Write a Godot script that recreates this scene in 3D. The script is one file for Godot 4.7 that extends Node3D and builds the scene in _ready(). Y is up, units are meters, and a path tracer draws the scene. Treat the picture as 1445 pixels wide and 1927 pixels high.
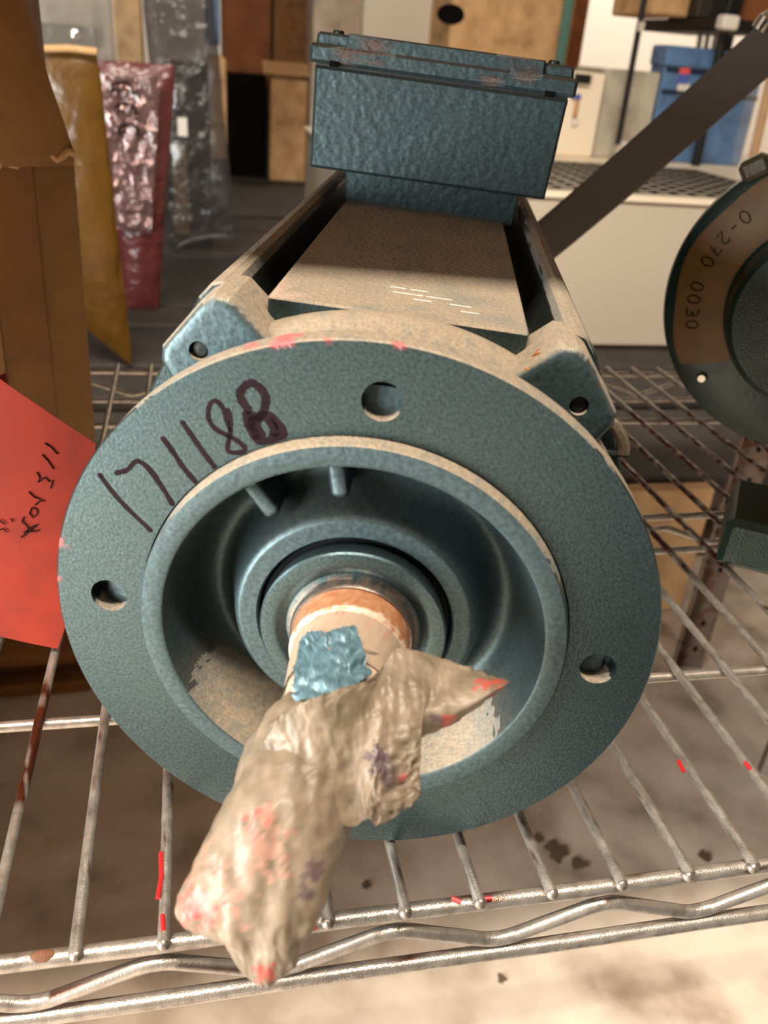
extends Node3D
# A motor lying on a wire shelf in a store room. Metres, y up, shelf depth along z.

const TEAL := Color(0.074, 0.112, 0.121)
const DUST := Color(0.265, 0.208, 0.145)
const UP_Y := 0.0016      # centre line of the shelf wires
const WIRE_R := 0.0022
const WIRE_STEP := 0.02828
const WIRE_START := -0.04720
const SHELF_FRONT := 0.05455
const SHELF_BACK := -0.51739

var mats := {}
var rough_noise := FastNoiseLite.new()
var fine_noise := FastNoiseLite.new()

# ------------------------------------------------------------------ textures and materials
func noise_tex(freq: float, ramp: Array, kind := FastNoiseLite.TYPE_SIMPLEX_SMOOTH, octaves := 4, sd := 1, size := 512) -> NoiseTexture2D:
	var n := FastNoiseLite.new()
	n.noise_type = kind
	n.frequency = freq
	n.fractal_octaves = octaves
	n.seed = sd
	var t := NoiseTexture2D.new()
	t.width = size
	t.height = size
	t.seamless = true
	t.noise = n
	var g := Gradient.new()
	g.offsets = PackedFloat32Array(ramp.map(func(r): return r[0]))
	g.colors = PackedColorArray(ramp.map(func(r): return r[1]))
	t.color_ramp = g
	return t

func normal_tex(freq: float, strength: float, kind := FastNoiseLite.TYPE_SIMPLEX_SMOOTH, octaves := 3, sd := 5) -> NoiseTexture2D:
	var n := FastNoiseLite.new()
	n.noise_type = kind
	n.frequency = freq
	n.fractal_octaves = octaves
	n.seed = sd
	var t := NoiseTexture2D.new()
	t.width = 512
	t.height = 512
	t.seamless = true
	t.as_normal_map = true
	t.bump_strength = strength
	t.noise = n
	return t

func grey(a: float, b: float) -> Array:
	return [[0.0, Color(a, a, a)], [1.0, Color(b, b, b)]]

func mat(called: String, color: Color, rough := 0.6, metal := 0.0, tex: Texture2D = null, tiles := 1.0, nrm: Texture2D = null, nscale := 1.0, vcol := false) -> StandardMaterial3D:
	var m := StandardMaterial3D.new()
	m.resource_name = called
	m.albedo_color = color
	m.roughness = rough
	m.metallic = metal
	m.vertex_color_use_as_albedo = vcol
	if tex or nrm:
		m.uv1_triplanar = true
		m.uv1_scale = Vector3.ONE * tiles
		m.albedo_texture = tex
		if nrm:
			m.normal_enabled = true
			m.normal_texture = nrm
			m.normal_scale = nscale
	m.cull_mode = BaseMaterial3D.CULL_DISABLED
	mats[called] = m
	return m

func make_materials() -> void:
	var speck := noise_tex(0.09, [[0.0, Color(0.7, 0.7, 0.7)], [0.5, Color(0.88, 0.88, 0.88)], [1.0, Color(1, 1, 1)]], FastNoiseLite.TYPE_SIMPLEX_SMOOTH, 4, 3)
	var hammer := normal_tex(0.03, 10.0, FastNoiseLite.TYPE_SIMPLEX_SMOOTH, 2, 7)
	var grain := normal_tex(0.12, 5.0, FastNoiseLite.TYPE_SIMPLEX_SMOOTH, 3, 8)
	var casty := normal_tex(0.04, 7.0, FastNoiseLite.TYPE_SIMPLEX_SMOOTH, 5, 9)
	var wear := noise_tex(0.012, [[0.0, Color(0.72, 0.7, 0.68)], [0.45, Color(0.9, 0.9, 0.9)], [1.0, Color(1, 1, 1)]], FastNoiseLite.TYPE_SIMPLEX_SMOOTH, 5, 4)
	var fibre := noise_tex(0.01, [[0.0, Color(0.78, 0.74, 0.7)], [0.5, Color(0.93, 0.92, 0.9)], [1.0, Color(1, 1, 1)]], FastNoiseLite.TYPE_PERLIN, 6, 14)
	var soft := normal_tex(0.008, 6.0, FastNoiseLite.TYPE_SIMPLEX_SMOOTH, 4, 15)
	var crinkle := normal_tex(0.012, 22.0, FastNoiseLite.TYPE_CELLULAR, 3, 16)
	mat("paint", Color.WHITE, 0.33, 0.88, speck, 14.0, grain, 0.07, true)
	mat("cast", Color.WHITE, 0.46, 0.7, speck, 10.0, casty, 0.09, true)
	mat("hammered", Color.WHITE, 0.42, 0.75, speck, 10.0, hammer, 0.11, true)
	mat("dust", Color.WHITE, 0.9, 0.0, speck, 14.0, casty, 0.5, true)
	mat("skin", Color.WHITE, 0.42, 0.3, null, 1.0, null, 1.0, true)
	mat("screw", Color(0.16, 0.18, 0.17), 0.5, 0.6)
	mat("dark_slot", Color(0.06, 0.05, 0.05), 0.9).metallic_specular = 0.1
	mat("rubber", Color(0.05, 0.055, 0.055), 0.5)
	mat("ink", Color(0.115, 0.06, 0.075), 0.75, 0.0, wear, 30.0).metallic_specular = 0.2
	mat("steel", Color.WHITE, 0.34, 0.75, wear, 20.0, grain, 0.25, true)
	mat("rust", Color(0.42, 0.27, 0.18), 0.85, 0.0, fibre, 40.0, casty, 0.6)
	mat("red_paint", Color(0.62, 0.09, 0.10), 0.45)
	mat("shaft", Color.WHITE, 0.45, 0.1, null, 1.0, null, 1.0, true)
	var film = mat("film", Color(1, 1, 1, 0.9), 0.5, 0.0, null, 24.0, crinkle, 0.07, true)
	film.transparency = BaseMaterial3D.TRANSPARENCY_ALPHA
	film.metallic_specular = 0.35
	film.backlight_enabled = true
	film.backlight = Color(0.25, 0.2, 0.15)
	film.clearcoat_enabled = true
	film.clearcoat = 0.12
	film.clearcoat_roughness = 0.25
	mat("leaf", Color(0.62, 0.36, 0.14), 0.7)
	mat("green_paint", Color.WHITE, 0.36, 0.2, speck, 10.0, grain, 0.3, true)
	mat("tape", Color(0.42, 0.31, 0.13), 0.55, 0.0, fibre, 14.0, soft, 0.3)
	mat("cardboard", Color(0.60, 0.45, 0.28), 0.85, 0.0, fibre, 5.0, soft, 0.4)
	mat("cardboard_dark", Color(0.50, 0.35, 0.20), 0.85, 0.0, fibre, 5.0, soft, 0.4)
	mat("cardboard_edge", Color(0.78, 0.62, 0.44), 0.9, 0.0, fibre, 20.0)
	mat("carton_tan", Color(0.80, 0.64, 0.46), 0.85, 0.0, fibre, 3.0)
	mat("crate_brown", Color(0.52, 0.30, 0.14), 0.8, 0.0, fibre, 2.0)
	mat("tag", Color(0.57, 0.135, 0.02), 0.75, 0.0, fibre, 8.0)
	var yel = mat("yellow_film", Color(0.37, 0.25, 0.03, 0.96), 0.3, 0.0, fibre, 3.0, soft, 0.8)
	yel.transparency = BaseMaterial3D.TRANSPARENCY_ALPHA
	yel.clearcoat_enabled = true
	yel.clearcoat = 0.15
	var pink = mat("pink_film", Color(0.40, 0.17, 0.17, 0.95), 0.26, 0.0, fibre, 4.0, crinkle, 0.8)
	pink.transparency = BaseMaterial3D.TRANSPARENCY_ALPHA
	pink.clearcoat_enabled = true
	pink.clearcoat = 0.6
	var pc = mat("bubble_film", Color(0.55, 0.43, 0.43, 0.92), 0.22, 0.5, fibre, 4.0, crinkle, 1.2)
	pc.transparency = BaseMaterial3D.TRANSPARENCY_ALPHA
	pc.clearcoat_enabled = true
	pc.clearcoat = 0.9
	pc.clearcoat_roughness = 0.1
	var gf = mat("grey_film", Color(0.26, 0.25, 0.25, 0.62), 0.27, 0.15, null, 2.0, crinkle, 0.9)
	gf.transparency = BaseMaterial3D.TRANSPARENCY_ALPHA
	gf.clearcoat_enabled = true
	gf.clearcoat = 0.8
	gf.clearcoat_roughness = 0.12
	var cf = mat("clear_film", Color(0.7, 0.67, 0.62, 0.12), 0.26, 0.0, null, 2.0, soft, 0.8)
	cf.transparency = BaseMaterial3D.TRANSPARENCY_ALPHA
	cf.clearcoat_enabled = true
	cf.clearcoat = 0.6
	mat("dark_board", Color(0.16, 0.15, 0.11), 0.6, 0.0, fibre, 2.0)
	mat("panel_grey", Color(0.46, 0.42, 0.37), 0.45, 0.2, wear, 2.0)
	mat("post_beige", Color(0.68, 0.55, 0.38), 0.6, 0.0, wear, 2.0)
	mat("label_white", Color(0.85, 0.82, 0.78), 0.6)
	mat("label_red", Color(0.85, 0.32, 0.3), 0.6)
	mat("label_blue", Color(0.3, 0.36, 0.66), 0.6)
	mat("cream_metal", Color(0.79, 0.745, 0.675), 0.55)
	mat("cream_light", Color(0.93, 0.87, 0.78), 0.55)
	mat("grey_metal", Color(0.76, 0.73, 0.66), 0.55, 0.0, wear, 1.0)
	mat("white_wall", Color(0.93, 0.90, 0.87), 0.8)
	mat("wall_paint", Color(0.48, 0.44, 0.40), 0.85, 0.0, wear, 0.4)
	mat("pillar", Color(0.82, 0.74, 0.66), 0.7, 0.0, wear, 1.0)
	mat("black_metal", Color(0.06, 0.055, 0.05), 0.5, 0.2)
	mat("strap", Color(0.39, 0.375, 0.36), 0.6, 0.1)
	mat("blue_plastic", Color(0.36, 0.50, 0.68), 0.45, 0.0, wear, 2.0)
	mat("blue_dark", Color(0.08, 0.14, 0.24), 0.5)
	mat("teal_foil", Color(0.3, 0.46, 0.42), 0.5)
	mat("deck_grey", Color(0.23, 0.21, 0.195), 0.7, 0.0, wear, 1.5)
	mat("post_zinc", Color(0.46, 0.40, 0.36), 0.55, 0.3, noise_tex(0.012, [[0.0, Color(1, 1, 1)], [0.55, Color(0.95, 0.93, 0.9)], [0.72, Color(0.85, 0.6, 0.4)], [1.0, Color(0.65, 0.38, 0.2)]], FastNoiseLite.TYPE_SIMPLEX_SMOOTH, 4, 23), 6.0)
	mat("pallet_wood", Color(0.62, 0.42, 0.22), 0.8, 0.0, fibre, 3.0)
	mat("chrome", Color(0.85, 0.83, 0.8), 0.2, 1.0)
	mat("concrete", Color(0.90, 0.835, 0.765), 0.5, 0.0, noise_tex(0.008, [[0.0, Color(0.62, 0.58, 0.54)], [0.3, Color(0.83, 0.81, 0.79)], [0.55, Color(0.93, 0.92, 0.91)], [1.0, Color(1, 1, 1)]], FastNoiseLite.TYPE_SIMPLEX_SMOOTH, 6, 31, 1024), 0.8, soft, 0.3)
	mat("stain", Color(0.40, 0.33, 0.25), 0.6)
	mat("ceiling", Color(0.52, 0.5, 0.47), 0.9)
	var day = mat("added_door_glow", Color(0.9, 0.93, 0.95), 0.5)  # glowing pane of the added doorway
	day.emission_enabled = true
	day.emission = Color(0.93, 0.97, 1.0)
	day.emission_energy_multiplier = 2.0
	var lamp = mat("lamp_tube", Color(1, 0.95, 0.85), 0.5)
	lamp.emission_enabled = true
	lamp.emission = Color(1.0, 0.85, 0.66)
	lamp.emission_energy_multiplier = 3.0

# ------------------------------------------------------------------ triangles
func tri(t: PackedVector3Array, a: Vector3, b: Vector3, c: Vector3) -> void:
	t.append(a)
	t.append(b)
	t.append(c)

func quad(t: PackedVector3Array, a: Vector3, b: Vector3, c: Vector3, d: Vector3) -> void:
	t.append_array(PackedVector3Array([a, b, c, a, c, d]))

func outward(t: PackedVector3Array) -> PackedVector3Array:   # front faces run clockwise
	var vol := 0.0
	var o := t[0]
	for i in range(0, t.size(), 3):
		vol += (t[i] - o).dot((t[i + 1] - o).cross(t[i + 2] - o))
	if vol > 0.0:
		for i in range(0, t.size(), 3):
			var k := t[i + 1]
			t[i + 1] = t[i + 2]
			t[i + 2] = k
	return t

func facing(t: PackedVector3Array, towards: Vector3) -> PackedVector3Array:   # an open sheet
	var s := Vector3.ZERO
	for i in range(0, t.size(), 3):
		s += (t[i + 2] - t[i]).cross(t[i + 1] - t[i])
	if s.dot(towards) < 0.0:
		for i in range(0, t.size(), 3):
			var k := t[i + 1]
			t[i + 1] = t[i + 2]
			t[i + 2] = k
	return t

func grid(rows: Array, wrap := false) -> PackedVector3Array:
	var t := PackedVector3Array()
	for i in rows.size() - 1:
		var p: PackedVector3Array = rows[i]
		var q: PackedVector3Array = rows[i + 1]
		var n := p.size()
		for j in (n if wrap else n - 1):
			var k := (j + 1) % n
			quad(t, p[j], q[j], q[k], p[k])
	return t

func cap(t: PackedVector3Array, ring: PackedVector3Array) -> void:
	var c := Vector3.ZERO
	for q in ring:
		c += q
	c /= ring.size()
	for j in ring.size():
		tri(t, c, ring[j], ring[(j + 1) % ring.size()])

func closed_loft(rows: Array) -> PackedVector3Array:
	var t := grid(rows, true)
	var a: PackedVector3Array = rows[0]
	var b: PackedVector3Array = rows[-1].duplicate()
	var c := a.duplicate()
	b.reverse()
	cap(t, c)
	cap(t, b)
	return outward(t)

func lathe(profile: Array, seg := 96, a0 := 0.0, a1 := TAU) -> PackedVector3Array:   # closed loop of (r, z) round the z axis
	var rows := []
	for i in seg + 1:
		var a := lerpf(a0, a1, i / float(seg))
		var ring := PackedVector3Array()
		for q in profile:
			ring.append(Vector3(cos(a) * q.x, sin(a) * q.x, q.y))
		rows.append(ring)
	var t := grid(rows, true)
	return outward(t)

func tube(path: Array, r: float, seg := 10) -> PackedVector3Array:
	var rows := []
	var side := Vector3.ZERO
	for i in path.size():
		var d: Vector3 = (path[mini(i + 1, path.size() - 1)] - path[maxi(i - 1, 0)]).normalized()
		if side == Vector3.ZERO:
			side = d.cross(Vector3.UP if absf(d.y) < 0.9 else Vector3.RIGHT).normalized()
		side = (side - d * side.dot(d)).normalized()
		var up := side.cross(d)
		var ring := PackedVector3Array()
		for j in seg:
			var a := TAU * j / seg
			ring.append(path[i] + (side * cos(a) + up * sin(a)) * r)
		rows.append(ring)
	return closed_loft(rows)

func block(lo: Vector3, hi: Vector3, bevel := 0.001) -> PackedVector3Array:   # chamfered box
	var t := PackedVector3Array()
	var c := (lo + hi) / 2.0
	var h := (hi - lo) / 2.0
	var b := minf(bevel, minf(h.x, minf(h.y, h.z)) * 0.9)
	for ax in 3:
		var u := (ax + 1) % 3
		var w := (ax + 2) % 3
		for s in [-1.0, 1.0]:
			var q := []
			for k in [[-1, -1], [1, -1], [1, 1], [-1, 1]]:
				var p := Vector3.ZERO
				p[ax] = s * h[ax]
				p[u] = k[0] * (h[u] - b)
				p[w] = k[1] * (h[w] - b)
				q.append(c + p)
			if s > 0.0:
				quad(t, q[0], q[3], q[2], q[1])
			else:
				quad(t, q[0], q[1], q[2], q[3])
		for s in [-1.0, 1.0]:
			for s2 in [-1.0, 1.0]:
				var q := []
				for k in [[-1, 0], [1, 0], [1, 1], [-1, 1]]:
					var p := Vector3.ZERO
					p[ax] = k[0] * (h[ax] - b)
					p[u] = s * (h[u] if k[1] == 0 else h[u] - b)
					p[w] = s2 * (h[w] - b if k[1] == 0 else h[w])
					q.append(c + p)
				if s * s2 > 0.0:
					quad(t, q[0], q[3], q[2], q[1])
				else:
					quad(t, q[0], q[1], q[2], q[3])
	for sx in [-1.0, 1.0]:
		for sy in [-1.0, 1.0]:
			for sz in [-1.0, 1.0]:
				var s := Vector3(sx, sy, sz)
				var p0 := c + s * Vector3(h.x, h.y - b, h.z - b)
				var p1 := c + s * Vector3(h.x - b, h.y, h.z - b)
				var p2 := c + s * Vector3(h.x - b, h.y - b, h.z)
				if sx * sy * sz > 0.0:
					tri(t, p0, p2, p1)
				else:
					tri(t, p0, p1, p2)
	return outward(t)

func inset(poly: PackedVector2Array, d: float) -> PackedVector2Array:
	var out := PackedVector2Array()
	var n := poly.size()
	var area := 0.0
	for i in n:
		area += poly[i].cross(poly[(i + 1) % n])
	var s := 1.0 if area > 0.0 else -1.0
	for i in n:
		var a := (poly[i] - poly[(i + n - 1) % n]).normalized()
		var b := (poly[(i + 1) % n] - poly[i]).normalized()
		var na := Vector2(-a.y, a.x) * s
		var nb := Vector2(-b.y, b.x) * s
		var m := (na + nb).normalized()
		out.append(poly[i] + m * d / maxf(0.4, m.dot(na)))
	return out

func prism(pts: Array, z0: float, z1: float, bevel := 0.0) -> PackedVector3Array:   # extruded along z
	var poly := PackedVector2Array(pts)
	var rows := []
	var small := inset(poly, bevel) if bevel > 0.0 else poly
	var levels := [[small, z0], [poly, z0 + bevel], [poly, z1 - bevel], [small, z1]] if bevel > 0.0 else [[poly, z0], [poly, z1]]
	for l in levels:
		var ring := PackedVector3Array()
		for q in l[0]:
			ring.append(Vector3(q.x, q.y, l[1]))
		rows.append(ring)
	var t := grid(rows, true)
	var idx := Geometry2D.triangulate_polygon(small)
	for i in range(0, idx.size(), 3):
		var a := small[idx[i]]
		var b := small[idx[i + 1]]
		var c := small[idx[i + 2]]
		# the caps follow the winding of the sides
		var flip := (b - a).cross(c - a) * area_of(small) > 0.0
		if flip:
			tri(t, Vector3(a.x, a.y, z0), Vector3(b.x, b.y, z0), Vector3(c.x, c.y, z0))
			tri(t, Vector3(a.x, a.y, z1), Vector3(c.x, c.y, z1), Vector3(b.x, b.y, z1))
		else:
			tri(t, Vector3(a.x, a.y, z0), Vector3(c.x, c.y, z0), Vector3(b.x, b.y, z0))
			tri(t, Vector3(a.x, a.y, z1), Vector3(b.x, b.y, z1), Vector3(c.x, c.y, z1))
	return outward(t)

func area_of(poly: PackedVector2Array) -> float:
	var s := 0.0
	for i in poly.size():
		s += poly[i].cross(poly[(i + 1) % poly.size()])
	return s

func moved(t: PackedVector3Array, x: Transform3D) -> PackedVector3Array:
	return x * t

func split(t: PackedVector3Array, longest: float) -> PackedVector3Array:   # cuts big triangles so that vertex colours have somewhere to sit
	for pass_ in 7:
		var out := PackedVector3Array()
		var again := false
		for i in range(0, t.size(), 3):
			var q := [t[i], t[i + 1], t[i + 2]]
			var best := 0
			var l := 0.0
			for k in 3:
				var d: float = q[k].distance_to(q[(k + 1) % 3])
				if d > l:
					l = d
					best = k
			if l > longest:
				var a: Vector3 = q[best]
				var b: Vector3 = q[(best + 1) % 3]
				var c: Vector3 = q[(best + 2) % 3]
				var m := (a + b) / 2.0
				out.append_array(PackedVector3Array([a, m, c, m, b, c]))
				again = true
			else:
				out.append_array(PackedVector3Array(q))
		t = out
		if not again:
			break
	return t

# one named mesh under parent; smooth where faces meet at less than `angle`
func obj(called: String, t: PackedVector3Array, m: String, parent: Node = self, paint = null, angle := 38.0) -> MeshInstance3D:
	var lim := cos(deg_to_rad(angle))
	var n := t.size() / 3
	var face := PackedVector3Array()
	face.resize(n)
	var area := PackedFloat32Array()
	area.resize(n)
	var near := {}
	for f in n:
		var c := (t[f * 3 + 2] - t[f * 3]).cross(t[f * 3 + 1] - t[f * 3])
		area[f] = c.length()
		face[f] = c.normalized()
		for k in 3:
			var key := Vector3i((t[f * 3 + k] * 50000.0).round())
			if not near.has(key):
				near[key] = PackedInt32Array()
			near[key].append(f)
	var normals := PackedVector3Array()
	normals.resize(t.size())
	var colors := PackedColorArray()
	if paint != null:
		colors.resize(t.size())
	for f in n:
		for k in 3:
			var s := Vector3.ZERO
			for g in near[Vector3i((t[f * 3 + k] * 50000.0).round())]:
				if face[g].dot(face[f]) >= lim:
					s += face[g] * area[g]
			s = s.normalized() if s.length() > 1e-14 else face[f]
			normals[f * 3 + k] = s
			if paint != null:
				colors[f * 3 + k] = paint.call(t[f * 3 + k], s)
	# triangles that are mostly dust take the matt material of the dust
	var am := ArrayMesh.new()
	var parts := [PackedInt32Array(), PackedInt32Array()]
	for f in n:
		var bare := 1.0
		if paint != null:
			bare = (colors[f * 3].a + colors[f * 3 + 1].a + colors[f * 3 + 2].a) / 3.0
		parts[0 if bare > 0.5 else 1].append(f)
	for side in 2:
		if parts[side].is_empty():
			continue
		var v := PackedVector3Array()
		var nn := PackedVector3Array()
		var cc := PackedColorArray()
		for f in parts[side]:
			for k in 3:
				v.append(t[f * 3 + k])
				nn.append(normals[f * 3 + k])
				if paint != null:
					var c := colors[f * 3 + k]
					c.a = 1.0
					cc.append(c)
		var arrays := []
		arrays.resize(Mesh.ARRAY_MAX)
		arrays[Mesh.ARRAY_VERTEX] = v
		arrays[Mesh.ARRAY_NORMAL] = nn
		if paint != null:
			arrays[Mesh.ARRAY_COLOR] = cc
		am.add_surface_from_arrays(Mesh.PRIMITIVE_TRIANGLES, arrays)
		am.surface_set_material(am.get_surface_count() - 1, mats[m] if side == 0 else mats["dust"])
	var o := MeshInstance3D.new()
	o.name = called
	o.mesh = am
	parent.add_child(o, true)
	return o

func tag(o: Node, label: String, category: String, group := "") -> void:
	o.set_meta("label", label)
	o.set_meta("category", category)
	if group:
		o.set_meta("group", group)

func thing(called: String, label: String, category: String, at := Vector3.ZERO, group := "") -> Node3D:
	var o := Node3D.new()
	o.name = called
	o.position = at
	add_child(o, true)
	tag(o, label, category, group)
	return o

func structure(o: Node, label: String) -> void:
	o.set_meta("kind", "structure")
	o.set_meta("label", label)

func ribbon(pts: Array, w: float, z: float, lift := 0.00012) -> PackedVector3Array:   # a pen stroke lying on a plane across z
	var t := PackedVector3Array()
	var smooth := []
	for i in pts.size() - 1:
		var p0: Vector2 = pts[maxi(i - 1, 0)]
		var p3: Vector2 = pts[mini(i + 2, pts.size() - 1)]
		for k in 4:
			smooth.append(pts[i].cubic_interpolate(pts[i + 1], p0, p3, k / 4.0))
	smooth.append(pts[-1])
	var rows := []
	for i in smooth.size():
		var d: Vector2 = (smooth[mini(i + 1, smooth.size() - 1)] - smooth[maxi(i - 1, 0)]).normalized()
		var s := Vector2(-d.y, d.x) * w / 2.0 * (0.85 + 0.3 * rough_noise.get_noise_2d(smooth[i].x * 9000.0, smooth[i].y * 9000.0))
		var a: Vector2 = smooth[i] - s
		var b: Vector2 = smooth[i] + s
		rows.append(PackedVector3Array([Vector3(a.x, a.y, z), Vector3(a.x, a.y, z + lift), Vector3(b.x, b.y, z + lift), Vector3(b.x, b.y, z)]))
	t = grid(rows, true)
	for e in [smooth[0], smooth[-1]]:
		var ring := []
		for j in 10:
			ring.append(e + Vector2.from_angle(TAU * j / 10.0) * w * 0.46)
		t.append_array(prism(ring, z, z + lift * 0.9))
	return t

# ------------------------------------------------------------------ dust, rust and paint: fixed to the things
func dusty(base: Color, amount := 1.0, lo := 0.25, hi := 0.75) -> Callable:
	return func(p: Vector3, n: Vector3) -> Color:
		var k := smoothstep(lo, hi, n.y) * amount * clampf(0.92 + 0.75 * rough_noise.get_noise_3dv(p * 2500.0), 0.25, 1.0)
		var c := base.lerp(DUST, clampf(k, 0.0, 1.0))
		c *= 1.0 + 0.12 * fine_noise.get_noise_3dv(p * 9000.0)
		c.a = 1.0 - clampf(k * 1.15, 0.0, 1.0)
		return c

func chipped(inner: Callable, spots: Array, c: Color) -> Callable:   # spots: (place, radius)
	return func(p: Vector3, n: Vector3) -> Color:
		var k := 0.0
		for s in spots:
			k = maxf(k, 1.0 - p.distance_to(s[0]) / s[1] + 0.5 * rough_noise.get_noise_3dv(p * 6000.0))
		var base: Color = inner.call(p, n)
		var f := smoothstep(0.25, 0.45, k)
		var got := base.lerp(c, f)
		got.a = lerpf(base.a, 0.0, f)
		return got

func wire_paint(rust: float, z0: float, z1: float, sd: float) -> Callable:   # rust amount between z0 and z1
	return func(p: Vector3, _n: Vector3) -> Color:
		var steel := Color(0.56, 0.50, 0.44).lerp(Color(0.34, 0.30, 0.255), clampf(0.5 + rough_noise.get_noise_3dv(p * 4000.0 + Vector3.ONE * sd), 0.0, 1.0))
		var k: float = rough_noise.get_noise_3dv(Vector3(p.x * 2000.0 + sd * 7.0, p.y * 2500.0, p.z * 900.0))
		var inside := smoothstep(z0 - 0.01, z0 + 0.005, p.z) * (1.0 - smoothstep(z1 - 0.005, z1 + 0.01, p.z))
		return steel.lerp(Color(0.12, 0.035, 0.015), smoothstep(0.45, 0.58, k + rust * inside * 0.8))

# ------------------------------------------------------------------ the scene
func _ready() -> void:
	rough_noise.seed = 11
	rough_noise.frequency = 0.1
	rough_noise.fractal_octaves = 4
	fine_noise.seed = 12
	fine_noise.frequency = 0.25
	make_materials()
	camera_and_light()
	room()
	shelf()
	motor()
	plastic_bag()
	second_motor()
	left_side()
	background_left()
	background_right()
	small_things()

func camera_and_light() -> void:
	var cam := Camera3D.new()
	cam.name = "camera"
	cam.near = 0.02
	cam.far = 60.0
	cam.position = Vector3(0.00000, 0.27401, 0.24562)
	cam.rotation = Vector3(-0.50366, -0.23563, 0.08579)
	var look := CameraAttributesPhysical.new()
	look.frustum_focal_length = 29.0
	look.frustum_focus_distance = 0.34
	look.exposure_aperture = 13.0
	cam.attributes = look
	cam.fov = 62.49662
	add_child(cam)
	cam.fov = 62.49662
	cam.current = true
	var env := Environment.new()
	env.background_mode = Environment.BG_COLOR
	env.background_color = Color(0.02, 0.018, 0.015)
	env.tonemap_mode = Environment.TONE_MAPPER_LINEAR
	env.tonemap_exposure = 1.0
	env.sdfgi_enabled = true
	env.ssao_enabled = true
	env.ssil_enabled = true
	var we := WorldEnvironment.new()
	we.name = "environment"
	we.environment = env
	add_child(we)
	added_door_glow(14.0)
	tube_lamp("ceiling_lamp", "fluorescent tube lamp on the ceiling above the aisle in front of the shelf", Vector3(-0.35, 2.5, 0.68), 2.4, 23.0)
	tube_lamp("ceiling_lamp", "added unseen fill lamp on the ceiling behind the photographer", Vector3(-0.6, 2.5, 2.0), 1.5, 0.4)  # weak fill, added and unseen
	tube_lamp("ceiling_lamp", "fluorescent tube lamp on the ceiling over the cream cabinet", Vector3(3.2, 2.5, -1.1), 2.0, 0.5)
	tube_lamp("ceiling_lamp", "fluorescent tube lamp on the ceiling by the far wall", Vector3(2.6, 2.45, -4.3), 2.4, 12.0, -1.0)

func added_door_glow(energy: float) -> void:
	# unseen doorway, added as the source of low light from the left
	var o := Node3D.new()
	o.name = "added_door_1"
	o.position = Vector3(-1.61, -0.6, 0.75)
	add_child(o)
	structure(o, "added unseen bright doorway in the left wall beside the aisle")
	obj("added_door_pane", block(Vector3(-0.01, 0.02, -0.6), Vector3(0.0, 1.15, 0.6), 0.001), "added_door_glow", o)
	obj("added_door_frame", block(Vector3(-0.01, 1.15, -0.66), Vector3(0.03, 1.22, 0.66), 0.003), "post_beige", o)
	for z in [-0.63, 0.63]:
		obj("added_door_frame", block(Vector3(-0.01, 0.0, z - 0.03), Vector3(0.03, 1.15, z + 0.03), 0.003), "post_beige", o)
	var l := AreaLight3D.new()
	l.name = "added_door_light"
	l.area_size = Vector2(1.2, 1.1)
	l.rotation = Vector3(0, -PI / 2, 0)
	l.position = Vector3(0.02, 0.58, 0)
	l.light_energy = energy
	l.light_color = Color(0.97, 0.98, 0.97)
	l.area_range = 8.0
	l.area_attenuation = 2.0
	l.shadow_enabled = true
	o.add_child(l)

func tube_lamp(called: String, label: String, at: Vector3, length: float, energy: float, tilt := 0.0) -> void:
	var o := thing(called, label, "lamp", at, "")
	o.rotation.x = -tilt
	obj("lamp_housing", block(Vector3(-length / 2, 0.04, -0.09), Vector3(length / 2, 0.1, 0.09), 0.006), "ceiling", o)
	for s in [-0.045, 0.045]:
		obj("lamp_tube", tube([Vector3(-length / 2 + 0.03, 0.02, s), Vector3(length / 2 - 0.03, 0.02, s)], 0.016, 10), "lamp_tube", o)
	var l := AreaLight3D.new()
	l.name = "lamp_light"
	l.area_size = Vector2(length, 0.14)
	l.rotation = Vector3(-PI / 2, 0, 0)
	l.position = Vector3(0, -0.01, 0)
	l.light_energy = energy
	l.light_color = Color(1.0, 0.95, 0.88)
	l.area_range = 12.0
	l.area_attenuation = 2.0
	l.shadow_enabled = true
	o.add_child(l)

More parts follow.
